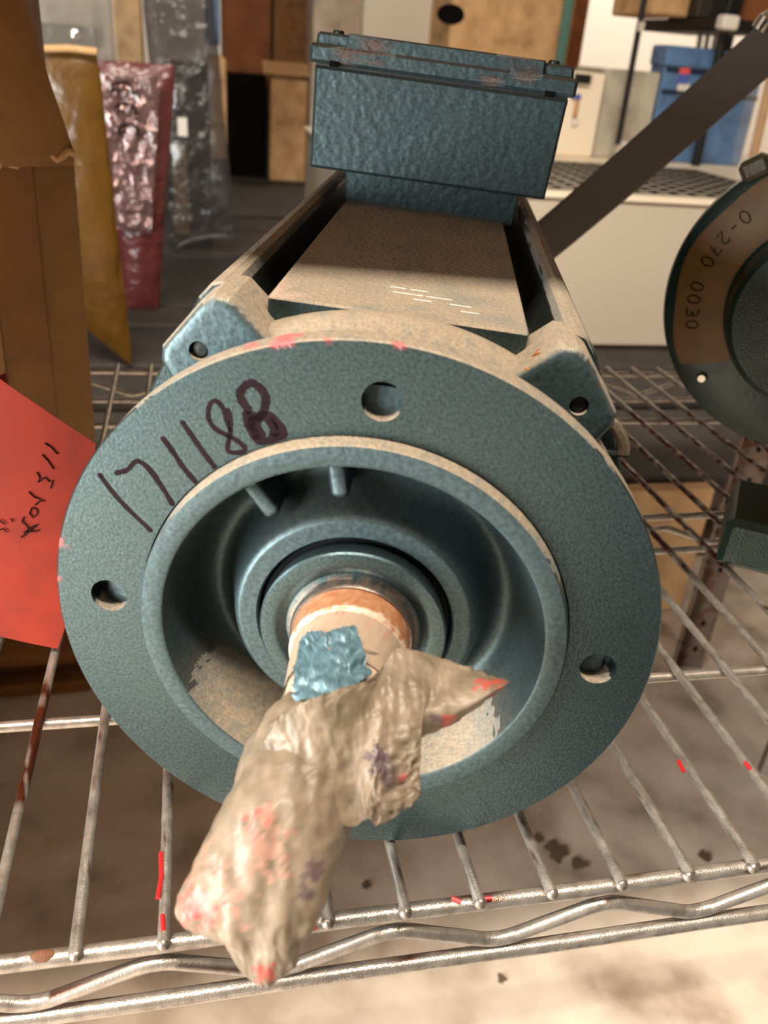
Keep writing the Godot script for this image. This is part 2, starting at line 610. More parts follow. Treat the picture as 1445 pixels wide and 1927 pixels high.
func room() -> void:
	var a := Vector3(-1.62, -0.6, -5.6)
	var b := Vector3(4.6, 2.62, 3.0)
	structure(obj("floor", block(a + Vector3(-0.2, -0.2, -0.2), Vector3(b.x + 0.2, -0.6, b.z + 0.2), 0.001), "concrete"), "pale stained concrete floor below the wire shelf")
	structure(obj("ceiling", block(Vector3(a.x - 0.2, b.y, a.z - 0.2), Vector3(b.x + 0.2, b.y + 0.15, b.z + 0.2), 0.001), "ceiling"), "plain ceiling")
	structure(obj("wall_left", block(Vector3(a.x - 0.2, a.y, a.z), Vector3(a.x, b.y, b.z), 0.001), "wall_paint"), "painted wall on the left")
	structure(obj("wall_right", block(Vector3(b.x, a.y, a.z), Vector3(b.x + 0.2, b.y, b.z), 0.001), "wall_paint"), "painted wall on the right")
	structure(obj("wall_front", block(Vector3(a.x - 0.2, a.y, b.z), Vector3(b.x + 0.2, b.y, b.z + 0.2), 0.001), "wall_paint"), "painted wall behind the camera")
	structure(obj("wall_back", block(Vector3(a.x - 0.2, a.y, a.z - 0.2), Vector3(b.x + 0.2, b.y, a.z), 0.001), "white_wall"), "white far wall behind the grey cabinet")
	# unseen dark block added behind the camera to darken the flange's right side
	structure(obj("added_aisle_block", block(Vector3(0.08, a.y, 0.42), Vector3(0.95, 0.95, 0.80), 0.004), "black_metal"), "added unseen dark block across the aisle")
	var r := RandomNumberGenerator.new()
	r.seed = 5
	var spots := [Vector3(0.4195, -0.5985, -0.4115), Vector3(0.441, -0.5985, -0.3902), Vector3(0.4029, -0.5985, -0.4359), Vector3(0.2978, -0.5985, -0.2626), Vector3(0.6079, -0.5985, -0.3797), Vector3(0.1722, -0.5985, -0.3966)]
	for i in spots.size():
		var ring := []
		var big: float = [0.016, 0.010, 0.008, 0.006, 0.009, 0.006][i]
		for j in 14:
			var an := TAU * j / 14.0
			ring.append(Vector2(cos(an), sin(an)) * big * r.randf_range(0.5, 1.2))
		var st := obj("floor_stain", moved(prism(ring, 0.0, 0.0012), Transform3D(Basis(Vector3.RIGHT, -PI / 2), spots[i] - Vector3(0, 0.001, 0))), "stain")
		structure(st, "dark oily stain on the concrete floor")

# ------------------------------------------------------------------ the wire shelf
func shelf() -> void:
	var o := thing("wire_shelf", "chromed wire shelf with rust spots, carrying both motors and the cardboard box", "shelf")
	var x0 := -0.62
	var x1 := 0.78
	for i in range(-19, 29):
		var x := WIRE_START + i * WIRE_STEP
		var path := []
		var n := 110 if i > -6 and i < 20 else 12
		for k in n + 1:
			path.append(Vector3(x + 0.0006 * sin(k * 0.05 + i), UP_Y, lerpf(SHELF_BACK - 0.003, SHELF_FRONT + 0.0035, k / float(n))))
		var rust := 0.08
		var z0 := -0.6
		var z1 := 0.1
		if i == -1:
			rust = 1.0
			z0 = -0.075
			z1 = -0.012
		elif i >= 7:
			rust = 0.75
			z0 = -0.40
			z1 = -0.15
		elif i == 0 or i == 1:
			rust = 0.18
		obj("cross_wire", tube(path, WIRE_R, 10), "steel", o, wire_paint(rust, z0, z1, i * 3.7))
	var plain := wire_paint(0.05, -1.0, 1.0, 50.0)
	for z in [SHELF_FRONT, -0.06, -0.225, -0.395, SHELF_BACK]:
		var main: bool = z == SHELF_FRONT or z == SHELF_BACK
		rail(o, "support_rail", z, UP_Y - 0.0052, 0.0031 if main else 0.0026, x0, x1, plain)
	for z in [SHELF_FRONT, -0.225, SHELF_BACK]:
		rail(o, "lower_rail", z + (0.001 if z < 0.0 else 0.0025), -0.0315, 0.0031 if z > 0.0 else 0.0026, x0, x1, plain)
		var pts := []
		var half := WIRE_STEP * 1.5
		for k in range(-14, 20):
			var px := WIRE_START + 0.025 + k * half
			var lowest := k % 2 == 0
			for m in 9:
				var e := (m - 4) * 0.0018
				var bend := e * e / 0.0120 + 0.0030 if absf(e) < 0.0060 else absf(e)
				var y: float = -0.0262 + bend * 0.31 if lowest else -0.0113 - bend * 0.31
				pts.append(Vector3(px + e - 0.042, y, z + 0.0012))
		obj("truss_wire", tube(pts, 0.0027 if z > 0.0 else 0.0023, 10), "steel", o, plain)
	# the tier above carries boards and goods and shades the back of this one
	obj("upper_shelf_board", block(Vector3(x0, 0.545, SHELF_BACK), Vector3(x1, 0.575, SHELF_FRONT - 0.004), 0.002), "cardboard", o)
	for x in [x0, x1]:
		for z in [SHELF_FRONT - 0.012, SHELF_BACK + 0.012]:
			obj("shelf_post", tube([Vector3(x, -0.6, z), Vector3(x, 1.1, z)], 0.0125, 16), "steel", o, plain)
	# weld beads, rust and a run of red paint on the wires near the front
	var dull := func(p: Vector3, _n: Vector3) -> Color: return Color(0.30, 0.26, 0.22) * (1.0 + 0.4 * rough_noise.get_noise_3dv(p * 4000.0))
	for i in range(-2, 10):
		var x := WIRE_START + i * WIRE_STEP
		obj("weld_bead", moved(closed_loft(ball_rows(0.0025)), Transform3D(Basis(), Vector3(x, UP_Y - 0.0010, SHELF_FRONT + 0.0030))), "steel", o, dull)
	var reds := [[Vector3(-0.0208, 0.0035, 0.0224), Vector3(-0.0203, 0.0035, 0.033), Vector3(-0.0213, 0.0035, 0.0417)], [Vector3(-0.0194, 0.0035, 0.0487), Vector3(-0.0189, 0.0035, 0.0549)], [Vector3(0.2037, 0.0035, 0.0029), Vector3(0.2027, 0.0035, 0.0091)], [Vector3(0.2343, 0.0035, 0.0075), Vector3(0.2343, 0.0035, 0.0117)], [Vector3(0.0844, 0, 0.0538), Vector3(0.0875, 0, 0.0558)], [Vector3(0.0958, 0, 0.0558), Vector3(0.0993, 0, 0.0559)], [Vector3(0.0316, 0.002, 0.0565), Vector3(0.0325, 0.002, 0.0604)]]
	for q in reds:
		obj("red_paint_smear", tube(q, 0.0009, 8), "red_paint", o)
	obj("rust_patch", moved(closed_loft(ball_rows(0.0026)), Transform3D(Basis().scaled(Vector3(1.9, 0.9, 0.9)), Vector3(-0.0586, -0.002, 0.0548))), "rust", o)

func ball_rows(r: float) -> Array:
	var rows := []
	for i in 7:
		var a := lerpf(-1.4, 1.4, i / 6.0)
		var ring := PackedVector3Array()
		for j in 10:
			var b := TAU * j / 10.0
			ring.append(Vector3(cos(b) * cos(a), sin(a), sin(b) * cos(a)) * r)
		rows.append(ring)
	return rows

func rail(o: Node, called: String, z: float, y: float, r: float, x0: float, x1: float, paint: Callable) -> void:
	var path := []
	for k in 141:
		path.append(Vector3(lerpf(x0, x1, k / 140.0), y + 0.0003 * sin(k * 0.4), z))
	obj(called, tube(path, r, 12), "steel", o, paint)

# ------------------------------------------------------------------ the motor
func motor() -> void:
	var o := thing("electric_motor", "teal electric motor lying on the shelf with its round mounting flange towards the front", "motor", Vector3(0.04603, 0.10259, 0.02360))
	o.rotation = Vector3(-0.00406, -0.27758, -0.04636)
	var pinkish := Color(0.40, 0.105, 0.10)
	var dust := dusty(TEAL, 1.0, 0.3, 0.8)
	# flange plate with four bolt holes: quarter sectors that meet at the holes
	var hole := 0.0061
	var rb := 0.0824
	var ro := 0.0995
	var ri := 0.0712
	var th := 0.0092
	var fl := PackedVector3Array()
	var rings := [0.0712, 0.0740, 0.0763, rb, 0.0885, 0.0910, 0.0945, 0.0980, 0.0995]
	var seg := 360
	for face in 2:
		var z := 0.0 if face == 0 else -th
		for q in 4:
			var c := Vector2.from_angle(PI / 2 * q) * rb
			# outside the window round each hole: plain polar cells; inside: a fan from the hole's circle to the window
			var win := deg_to_rad(6.0)
			var r0 := 0.0740
			var r1 := 0.0910
			var loop := []
			for k in 13:
				loop.append(Vector2.from_angle(PI / 2 * q - win + win * 2.0 * k / 12.0) * r0)
			for k in range(1, 9):
				loop.append(Vector2.from_angle(PI / 2 * q + win) * lerpf(r0, r1, k / 8.0))
			for k in range(1, 13):
				loop.append(Vector2.from_angle(PI / 2 * q + win - win * 2.0 * k / 12.0) * r1)
			for k in range(1, 8):
				loop.append(Vector2.from_angle(PI / 2 * q - win) * lerpf(r1, r0, k / 8.0))
			var n := loop.size()
			for k in n:
				var a: Vector2 = loop[k]
				var b: Vector2 = loop[(k + 1) % n]
				var ha: Vector2 = c + (a - c).normalized() * hole
				var hb: Vector2 = c + (b - c).normalized() * hole
				for sub in 3:
					var f0 := sub / 3.0
					var f1 := (sub + 1) / 3.0
					var w := [ha.lerp(a, f0), hb.lerp(b, f0), hb.lerp(b, f1), ha.lerp(a, f1)]
					flat_quad(fl, w, z, face == 0)
				if face == 0:
					var wall := PackedVector3Array()
					for m in 4:
						quad(wall, Vector3(ha.x, ha.y, -th * m / 4.0), Vector3(ha.x, ha.y, -th * (m + 1) / 4.0), Vector3(hb.x, hb.y, -th * (m + 1) / 4.0), Vector3(hb.x, hb.y, -th * m / 4.0))
					fl.append_array(facing(wall, Vector3(c.x - ha.x, c.y - ha.y, 0)))
			for band in [[0.0712, 0.0740, true], [0.0910, 0.0945, true], [0.0945, 0.0980, true], [0.0980, 0.0995, true], [0.0740, 0.0785, false], [0.0785, 0.0830, false], [0.0830, 0.0870, false], [0.0870, 0.0910, false]]:
				var a0 := PI / 2 * q - win
				var a1 := PI / 2 * (q + 1) - win
				var steps := 90
				var first := a0 if band[2] else a0 + win * 2.0
				for k in steps:
					var u0 := lerpf(first, a1, k / float(steps))
					var u1 := lerpf(first, a1, (k + 1) / float(steps))
					flat_quad(fl, [Vector2.from_angle(u0) * band[0], Vector2.from_angle(u0) * band[1], Vector2.from_angle(u1) * band[1], Vector2.from_angle(u1) * band[0]], z, face == 0)
	var rim := [Vector2(ro, 0.0), Vector2(0.1, -0.0006), Vector2(0.1, -0.003), Vector2(0.1, -0.006), Vector2(0.1, -th + 0.0006), Vector2(ro, -th)]
	var rows := []
	for k in seg + 1:
		var an := TAU * k / seg
		var ring := PackedVector3Array()
		for q in rim:
			ring.append(Vector3(cos(an) * q.x, sin(an) * q.x, q.y))
		rows.append(ring)
	var band_t := grid(rows)
	# the rim faces outward
	if (band_t[2] - band_t[0]).cross(band_t[1] - band_t[0]).dot(Vector3(1, 0, 0)) < 0.0:
		for i in range(0, band_t.size(), 3):
			var k2 := band_t[i + 1]
			band_t[i + 1] = band_t[i + 2]
			band_t[i + 2] = k2
	fl.append_array(band_t)
	var spots := [[Vector3(-0.0309, 0.0961, 0), 0.0045], [Vector3(-0.0296, 0.0957, -0.006), 0.006], [Vector3(-0.0183, 0.0999, 0), 0.003], [Vector3(0.0026, 0.1011, 0), 0.004], [Vector3(-0.0982, 0.0179, 0), 0.0024], [Vector3(-0.0997, 0.0035, 0), 0.002], [Vector3(-0.0397, 0.0923, -0.004), 0.004]]
	var flange := obj("mounting_flange", fl, "paint", o, chipped(dust, spots, pinkish), 25.0)
	# raised spigot and the hollow bell behind it
	var bell_line := [Vector2(0.0712, -0.004), Vector2(0.0706, 0.0), Vector2(0.0703, 0.0040), Vector2(0.0696, 0.0050), Vector2(0.0670, 0.0052), Vector2(0.0640, 0.0051), Vector2(0.0630, 0.0046), Vector2(0.0624, 0.0030), Vector2(0.0617, -0.001), Vector2(0.0606, -0.0060), Vector2(0.0596, -0.0110), Vector2(0.0584, -0.0160), Vector2(0.0566, -0.0205), Vector2(0.0542, -0.0235), Vector2(0.0515, -0.0248), Vector2(0.0488, -0.0243), Vector2(0.0464, -0.0222), Vector2(0.0446, -0.0188), Vector2(0.0433, -0.0145), Vector2(0.0422, -0.0100), Vector2(0.0411, -0.0068), Vector2(0.0398, -0.0054), Vector2(0.0385, -0.0050), Vector2(0.0336, -0.0050), Vector2(0.0330, -0.0056), Vector2(0.0328, -0.0140), Vector2(0.0300, -0.0142), Vector2(0.0300, -0.0400), Vector2(0.0850, -0.0400), Vector2(0.0850, -0.0060)]
	var bell := []
	for k in bell_line.size():
		var q0: Vector2 = bell_line[k]
		var q1: Vector2 = bell_line[(k + 1) % bell_line.size()]
		bell.append(q0)
		if k > 7 and k < 22:
			for m in 2:
				bell.append(q0.cubic_interpolate(q1, bell_line[k - 1], bell_line[k + 2], (m + 1) / 3.0))
	var low_dust := dusty(TEAL, 1.0, 0.2, 0.75)
	var thin_dust := dusty(TEAL, 0.22, 0.3, 0.9)
	obj("spigot_bell", lathe(bell, 320), "cast", o, func(p: Vector3, n: Vector3) -> Color:
		var f := maxf(smoothstep(0.006, -0.022, p.y), smoothstep(-0.0050, -0.0040, p.z))
		var a: Color = thin_dust.call(p, n)
		var b: Color = low_dust.call(p, n)
		return a.lerp(b, f), 40.0)
	# two cast webs at the top of the bell
	for w in [[0.705, 0.0062], [0.205, 0.0060]]:
		var shape := []
		for k in 9:
			var an := PI + PI * k / 8.0
			shape.append(Vector2(cos(an) * w[1] / 2.0, 0.0480 + sin(an) * w[1] / 2.0 * 0.7))
		shape.append(Vector2(w[1] / 2.0, 0.0600))
		shape.append(Vector2(-w[1] / 2.0, 0.0600))
		obj("bell_web", moved(prism(shape, -0.024, -0.0075, 0.0012), Transform3D(Basis(Vector3.BACK, w[0]), Vector3.ZERO)), "cast", o, dusty(TEAL * 0.92, 0.3), 50.0)
	# shaft seal and shaft
	obj("seal_lip", lathe([Vector2(0.0322, -0.014), Vector2(0.0324, -0.0085), Vector2(0.0318, -0.0075), Vector2(0.0300, -0.0085), Vector2(0.0300, -0.014)], 160), "rubber", o)
	obj("seal_disc", lathe([Vector2(0.0190, -0.012), Vector2(0.0295, -0.011), Vector2(0.0313, -0.0010), Vector2(0.0312, 0.0002), Vector2(0.0306, 0.0008), Vector2(0.0270, 0.0010), Vector2(0.0250, 0.0004), Vector2(0.0225, -0.0012), Vector2(0.0208, -0.0008), Vector2(0.0206, 0.0024), Vector2(0.0200, 0.0034), Vector2(0.0192, 0.0034)], 160), "paint", o, func(p: Vector3, _n: Vector3) -> Color:
		var c := Color(0.30, 0.235, 0.19)
		var lip := smoothstep(0.0215, 0.0205, Vector2(p.x, p.y).length() + 0.0012 * rough_noise.get_noise_3dv(p * 2500.0))
		var got := (TEAL * 1.25).lerp(c, lip)
		return got, 30.0)
	var shaft_rows := []
	for q in [[0.0193, 0.0], [0.0193, 0.006], [0.0192, 0.0125], [0.0176, 0.0140], [0.0168, 0.0150], [0.0166, 0.020], [0.0164, 0.026], [0.0162, 0.030], [0.0160, 0.036], [0.0158, 0.040], [0.0156, 0.0420], [0.0140, 0.0440]]:
		shaft_rows.append(q)
	var prof := []
	for i in shaft_rows.size() - 1:
		for k in 6:
			prof.append(Vector2(lerpf(shaft_rows[i][0], shaft_rows[i + 1][0], k / 6.0), lerpf(shaft_rows[i][1], shaft_rows[i + 1][1], k / 6.0)))
	prof.append(Vector2(0.0140, 0.0440))
	prof.append(Vector2(0.0005, 0.0440))
	prof.append(Vector2(0.0005, 0.0))
	obj("shaft", lathe(prof, 128), "shaft", o, func(p: Vector3, _n: Vector3) -> Color:
		var k: float = rough_noise.get_noise_3dv(p * 3200.0)
		var rusty := Color(0.23, 0.082, 0.03).lerp(Color(0.31, 0.16, 0.085), clampf(0.5 + k, 0.0, 1.0))
		var creamy := Color(0.38, 0.27, 0.20).lerp(Color(0.44, 0.33, 0.24), clampf(0.5 + k, 0.0, 1.0))
		return rusty.lerp(creamy, smoothstep(0.0115, 0.0135, p.z + k * 0.003)), 30.0)
	# stator frame: platform on top, channels either side, round body
	var sec := []
	for q in [[0.0418, 0.0968], [0.0424, 0.0962], [0.0418, 0.082], [0.0440, 0.0785], [0.0475, 0.0790], [0.0530, 0.0955], [0.0545, 0.0985], [0.0575, 0.0992], [0.0608, 0.0982], [0.0650, 0.0930], [0.0700, 0.0820], [0.0780, 0.0660], [0.0860, 0.0480], [0.0905, 0.0240], [0.0915, 0.0], [0.0890, -0.028], [0.0800, -0.052], [0.0640, -0.074], [0.0400, -0.088], [0.0, -0.094]]:
		sec.append(Vector2(q[0], q[1]))
	var full := sec.duplicate()
	for i in range(sec.size() - 2, -1, -1):
		full.append(Vector2(-sec[i].x, sec[i].y))
	full.append(Vector2(0.0, 0.0970))
	var frame_spots := [[Vector3(-0.0398, 0.099, -0.041), 0.006], [Vector3(-0.0546, 0.0951, -0.046), 0.0075], [Vector3(-0.0535, 0.097, -0.052), 0.004]]
	var frame := split(prism(full, -0.36, -0.0405, 0.0008), 0.012)
	obj("stator_frame", frame, "paint", o, chipped(dusty(TEAL, 1.0, 0.15, 0.7), frame_spots, Color(0.75, 0.48, 0.42)), 28.0)
	# pale scratches through the dust on the platform
	for q in [[Vector3(-0.0051, 0.1022, -0.0735), Vector3(0.0005, 0.1027, -0.0735)], [Vector3(0.002, 0.1027, -0.0735), Vector3(0.0083, 0.1034, -0.0735)], [Vector3(-0.0037, 0.1011, -0.067), Vector3(0.0068, 0.1025, -0.067)], [Vector3(0.0079, 0.1026, -0.067), Vector3(0.0171, 0.1038, -0.067)], [Vector3(0.0037, 0.1007, -0.061), Vector3(0.01, 0.1013, -0.061)], [Vector3(0.0162, 0.1021, -0.061), Vector3(0.0237, 0.1029, -0.061)], [Vector3(0.0201, 0.1007, -0.054), Vector3(0.0262, 0.1012, -0.054)], [Vector3(-0.031, 0.0919, -0.25), Vector3(-0.0246, 0.0922, -0.25)]]:
		var a: Vector3 = q[0]
		var b: Vector3 = q[1]
		a.y = 0.0971
		b.y = 0.0971
		obj("scratch", tube([a, (a + b) / 2.0, b], 0.00014, 6), "label_white", o)
	# end shield behind the flange, with a bolted lug at each corner
	var es := [Vector2(0.0780, -0.0070), Vector2(0.0900, -0.0090), Vector2(0.0880, -0.0120), Vector2(0.0885, -0.0160), Vector2(0.0920, -0.0220), Vector2(0.0950, -0.0260), Vector2(0.0972, -0.0300), Vector2(0.0980, -0.0345), Vector2(0.0978, -0.0390), Vector2(0.0965, -0.0405), Vector2(0.0780, -0.0405)]
	obj("end_shield", lathe(es, 256), "cast", o, dusty(TEAL, 1.15, 0.1, 0.6), 40.0)
	for s in [Vector2(1, 1), Vector2(-1, 1), Vector2(1, -1), Vector2(-1, -1)]:
		var poly := [Vector2(0.0360, 0.0860), Vector2(0.0505, 0.0990), Vector2(0.0560, 0.0992), Vector2(0.0600, 0.0965), Vector2(0.0725, 0.0800), Vector2(0.0728, 0.0755), Vector2(0.0695, 0.0700), Vector2(0.0560, 0.0580)]
		var lug_t := PackedVector3Array()
		var ring := []
		for q in poly:
			ring.append(Vector2(q.x * s.x, q.y * s.y))
		lug_t = split(lug_plate(ring, Vector2(0.0602 * s.x, 0.0808 * s.y), 0.0031, -0.0245, -0.052), 0.0035)
		var lug_part := obj("lug", lug_t, "cast", o, dusty(TEAL * 1.05, 1.1, 0.25, 0.75), 50.0)
		var bolt := lathe([Vector2(0.0002, -0.040), Vector2(0.0026, -0.040), Vector2(0.0026, -0.0268), Vector2(0.0023, -0.0262), Vector2(0.0002, -0.0260)], 24)
		obj("lug_bolt", moved(bolt, Transform3D(Basis(), Vector3(0.0602 * s.x, 0.0808 * s.y, 0))), "screw", lug_part)
	# cable entry bracket low on the right side
	obj("side_clip", tube([Vector3(0.0700, 0.0740, -0.037), Vector3(0.0749, 0.0723, -0.035), Vector3(0.0785, 0.0683, -0.035), Vector3(0.0800, 0.0650, -0.035), Vector3(0.0802, 0.0630, -0.035)], 0.0022, 8), "cast", o, dusty(DUST, 0.2))
	obj("side_clip", tube([Vector3(0.0700, 0.0616, -0.035), Vector3(0.0816, 0.0630, -0.035)], 0.0013, 8), "screw", o)
	obj("fan_cover", lathe([Vector2(0.001, -0.455), Vector2(0.080, -0.455), Vector2(0.0985, -0.445), Vector2(0.0985, -0.352), Vector2(0.090, -0.350), Vector2(0.001, -0.350)], 96), "paint", o, dusty(TEAL, 0.9))
	terminal_box(o)
	# numbers in black marker on the flange
	var pen := [[[Vector2(-0.08362, 0.04512), Vector2(-0.08060, 0.04078), Vector2(-0.07604, 0.03547), Vector2(-0.06798, 0.02789)]] , [[Vector2(-0.07823, 0.04674), Vector2(-0.07486, 0.04839), Vector2(-0.07215, 0.05173), Vector2(-0.06887, 0.05045), Vector2(-0.06511, 0.04557), Vector2(-0.06095, 0.03876)]], [[Vector2(-0.06372, 0.06056), Vector2(-0.06080, 0.05679), Vector2(-0.05751, 0.05194), Vector2(-0.05384, 0.04779)]], [[Vector2(-0.05778, 0.06669), Vector2(-0.05485, 0.06266), Vector2(-0.05188, 0.05858), Vector2(-0.04804, 0.05384)]], [[Vector2(-0.04340, 0.06621), Vector2(-0.04479, 0.06976), Vector2(-0.04617, 0.07358), Vector2(-0.04842, 0.07524), Vector2(-0.04994, 0.07333), Vector2(-0.05018, 0.06959), Vector2(-0.04819, 0.06649), Vector2(-0.04495, 0.06493), Vector2(-0.04171, 0.06371), Vector2(-0.03906, 0.06169), Vector2(-0.03932, 0.06024), Vector2(-0.04219, 0.05943), Vector2(-0.04416, 0.06017), Vector2(-0.04367, 0.06479), Vector2(-0.04353, 0.06995), Vector2(-0.04457, 0.07283)]], [[Vector2(-0.03864, 0.07409), Vector2(-0.04063, 0.07677), Vector2(-0.04104, 0.07901), Vector2(-0.03928, 0.08157), Vector2(-0.03715, 0.08222), Vector2(-0.03457, 0.08034), Vector2(-0.03351, 0.07787), Vector2(-0.03393, 0.07415), Vector2(-0.03540, 0.07224), Vector2(-0.03761, 0.07223)]]]
	var widths := [0.0017, 0.0019, 0.0019, 0.0019, 0.0017, 0.0030]
	for i in pen.size():
		for s in pen[i]:
			obj("marker_stroke", ribbon(s, widths[i], 0.0), "ink", flange)
	for s in [[Vector2(-0.03888, 0.07237), Vector2(-0.03810, 0.06911), Vector2(-0.03568, 0.06502), Vector2(-0.03279, 0.06479), Vector2(-0.02969, 0.06632), Vector2(-0.02757, 0.06803), Vector2(-0.02931, 0.07049), Vector2(-0.03166, 0.07283), Vector2(-0.03417, 0.07277), Vector2(-0.03565, 0.07085), Vector2(-0.03553, 0.06849), Vector2(-0.03417, 0.06664)],
		[Vector2(-0.03222, 0.07173), Vector2(-0.03050, 0.06928), Vector2(-0.03067, 0.06685)],
		[Vector2(-0.03476, 0.07201), Vector2(-0.03724, 0.07094), Vector2(-0.03679, 0.06829), Vector2(-0.03505, 0.06512)]]:
		obj("marker_stroke", ribbon(s, 0.0030, 0.0), "ink", flange)

func flat_quad(t: PackedVector3Array, w: Array, z: float, front: bool) -> void:
	var q := w.map(func(p): return Vector3(p.x, p.y, z))
	var up: float = (w[1] - w[0]).cross(w[2] - w[0])
	if (up > 0.0) == front:
		quad(t, q[0], q[3], q[2], q[1])
	else:
		quad(t, q[0], q[1], q[2], q[3])

func lug_plate(ring: Array, hole: Vector2, r: float, z1: float, z0: float) -> PackedVector3Array:   # block with a blind round hole in its front, edges rounded
	var poly := PackedVector2Array(ring)
	# even out the outline so that it can be joined to the hole's circle
	var dense := PackedVector2Array()
	for i in poly.size():
		for k in 6:
			dense.append(poly[i].lerp(poly[(i + 1) % poly.size()], k / 6.0))
	var small := inset(dense, 0.0022)
	var mid := inset(dense, 0.0007)
	var rows := []
	var levels := [[dense, z0], [dense, z1 - 0.0030], [mid, z1 - 0.0010], [small, z1]]
	for l in levels:
		var rr := PackedVector3Array()
		for q in l[0]:
			rr.append(Vector3(q.x, q.y, l[1]))
		rows.append(rr)
	for deep in [[r, z1], [r, z1 - 0.012], [0.0001, z1 - 0.012]]:
		var rr := PackedVector3Array()
		for q in small:
			var e: Vector2 = hole + (q - hole).normalized() * deep[0]
			rr.append(Vector3(e.x, e.y, deep[1]))
		rows.append(rr)
	return outward(grid(rows, true))

func terminal_box(o: Node3D) -> void:
	var paint := chipped(dusty(TEAL, 0.8, 0.5, 0.95), [], DUST)
	obj("box_neck", split(prism([Vector2(-0.043, 0.094), Vector2(0.048, 0.094), Vector2(0.0485, 0.114), Vector2(-0.0445, 0.114)], -0.322, -0.246, 0.0012), 0.02), "hammered", o, paint)
	obj("box_body", split(prism([Vector2(-0.0610, 0.1125), Vector2(0.0600, 0.1125), Vector2(0.0618, 0.1590), Vector2(-0.0622, 0.1590)], -0.345, -0.232, 0.0014), 0.02), "hammered", o, paint)
	obj("box_gasket", prism([Vector2(-0.0618, 0.1585), Vector2(0.0614, 0.1585), Vector2(0.0614, 0.1602), Vector2(-0.0618, 0.1602)], -0.344, -0.2335, 0.0003), "rubber", o)
	var worn := chipped(dusty(TEAL * 1.05, 0.6, 0.4, 0.9), [[Vector3(-0.036, 0.1700, -0.228), 0.009], [Vector3(-0.045, 0.1655, -0.228), 0.008], [Vector3(0.022, 0.162, -0.229), 0.004], [Vector3(0.04, 0.1705, -0.23), 0.008]], Color(0.12, 0.075, 0.06))
	obj("box_lid", split(prism([Vector2(-0.0640, 0.1600), Vector2(0.0636, 0.1600), Vector2(0.0645, 0.1612), Vector2(0.0646, 0.1672), Vector2(0.0636, 0.1684), Vector2(-0.0638, 0.1684), Vector2(-0.0648, 0.1672), Vector2(-0.0648, 0.1612)], -0.348, -0.2295, 0.0016), 0.012), "hammered", o, worn)
	var lid = o.get_child(o.get_child_count() - 1)
	obj("lid_top", split(prism([Vector2(-0.0625, 0.1668), Vector2(0.0623, 0.1668), Vector2(0.0618, 0.1722), Vector2(0.0608, 0.1734), Vector2(-0.0610, 0.1734), Vector2(-0.0622, 0.1722)], -0.345, -0.2325, 0.0012), 0.012), "hammered", lid, worn)
	obj("lid_panel", split(prism([Vector2(-0.0485, 0.1640), Vector2(0.0480, 0.1640), Vector2(0.0475, 0.1742), Vector2(-0.0470, 0.1742)], -0.334, -0.2308, 0.0008), 0.012), "hammered", lid, worn)
	for x in [-0.0525, 0.0520]:
		obj("lid_screw", moved(lathe([Vector2(0.0001, -0.002), Vector2(0.0028, -0.002), Vector2(0.0028, 0.0012), Vector2(0.0022, 0.002), Vector2(0.0001, 0.002)], 20), Transform3D(Basis(Vector3.RIGHT, -PI / 2), Vector3(x, 0.1728, -0.2365))), "screw", lid)
		obj("lid_notch", block(Vector3(x - 0.0022, 0.1592, -0.2310), Vector3(x + 0.0022, 0.1617, -0.2288), 0.0002), "dark_slot", lid)
	# round entry boss on the right side of the box
	obj("cable_boss", moved(lathe([Vector2(0.001, 0.0), Vector2(0.0195, 0.0), Vector2(0.0195, 0.0035), Vector2(0.0180, 0.0048), Vector2(0.001, 0.0048)], 40), Transform3D(Basis(Vector3.UP, PI / 2), Vector3(0.0605, 0.136, -0.288))), "hammered", o, paint)

# ------------------------------------------------------------------ the plastic bag on the shaft
func curve_at(pts: Array, u: float) -> Vector3:
	var f := clampf(u, 0.0, 1.0) * (pts.size() - 1)
	var i := mini(int(f), pts.size() - 2)
	return pts[i].cubic_interpolate(pts[i + 1], pts[maxi(i - 1, 0)], pts[mini(i + 2, pts.size() - 1)], f - i)

func crumple(p: Vector3) -> float:
	var a := 1.0 - absf(fine_noise.get_noise_3dv(p * 420.0)) * 2.0
	var b := 1.0 - absf(rough_noise.get_noise_3dv(p * 1700.0 + Vector3(9, 3, 1))) * 2.2
	return a * 0.6 + b * 0.5

func wrinkle(p: Vector3) -> float:   # long soft creases that run down the sleeve
	var a := 1.0 - absf(rough_noise.get_noise_3d(p.x * 900.0 + p.y * 250.0, p.y * 300.0, p.z * 260.0)) * 2.5
	return a + 0.25 * fine_noise.get_noise_3dv(p * 700.0)

func bag_color(reds: Array, darks: Array, blues: Array, pinks := []) -> Callable:
	return func(p: Vector3, _n: Vector3) -> Color:
		var c := Color(0.120, 0.091, 0.061).lerp(Color(0.195, 0.15, 0.107), clampf(0.5 + 1.2 * rough_noise.get_noise_3dv(p * 900.0), 0.0, 1.0))
		var nz: float = rough_noise.get_noise_3dv(p * 3000.0)
		for s in [[pinks, Color(0.27, 0.145, 0.105)], [reds, Color(0.32, 0.055, 0.042)], [darks, Color(0.075, 0.05, 0.055)], [blues, Color(0.16, 0.30, 0.36)]]:
			for q in s[0]:
				var k: float = 1.0 - p.distance_to(q[0]) / q[1] + nz * 0.9
				c = c.lerp(s[1], smoothstep(0.32, 0.6, k) * 0.85)
		return c

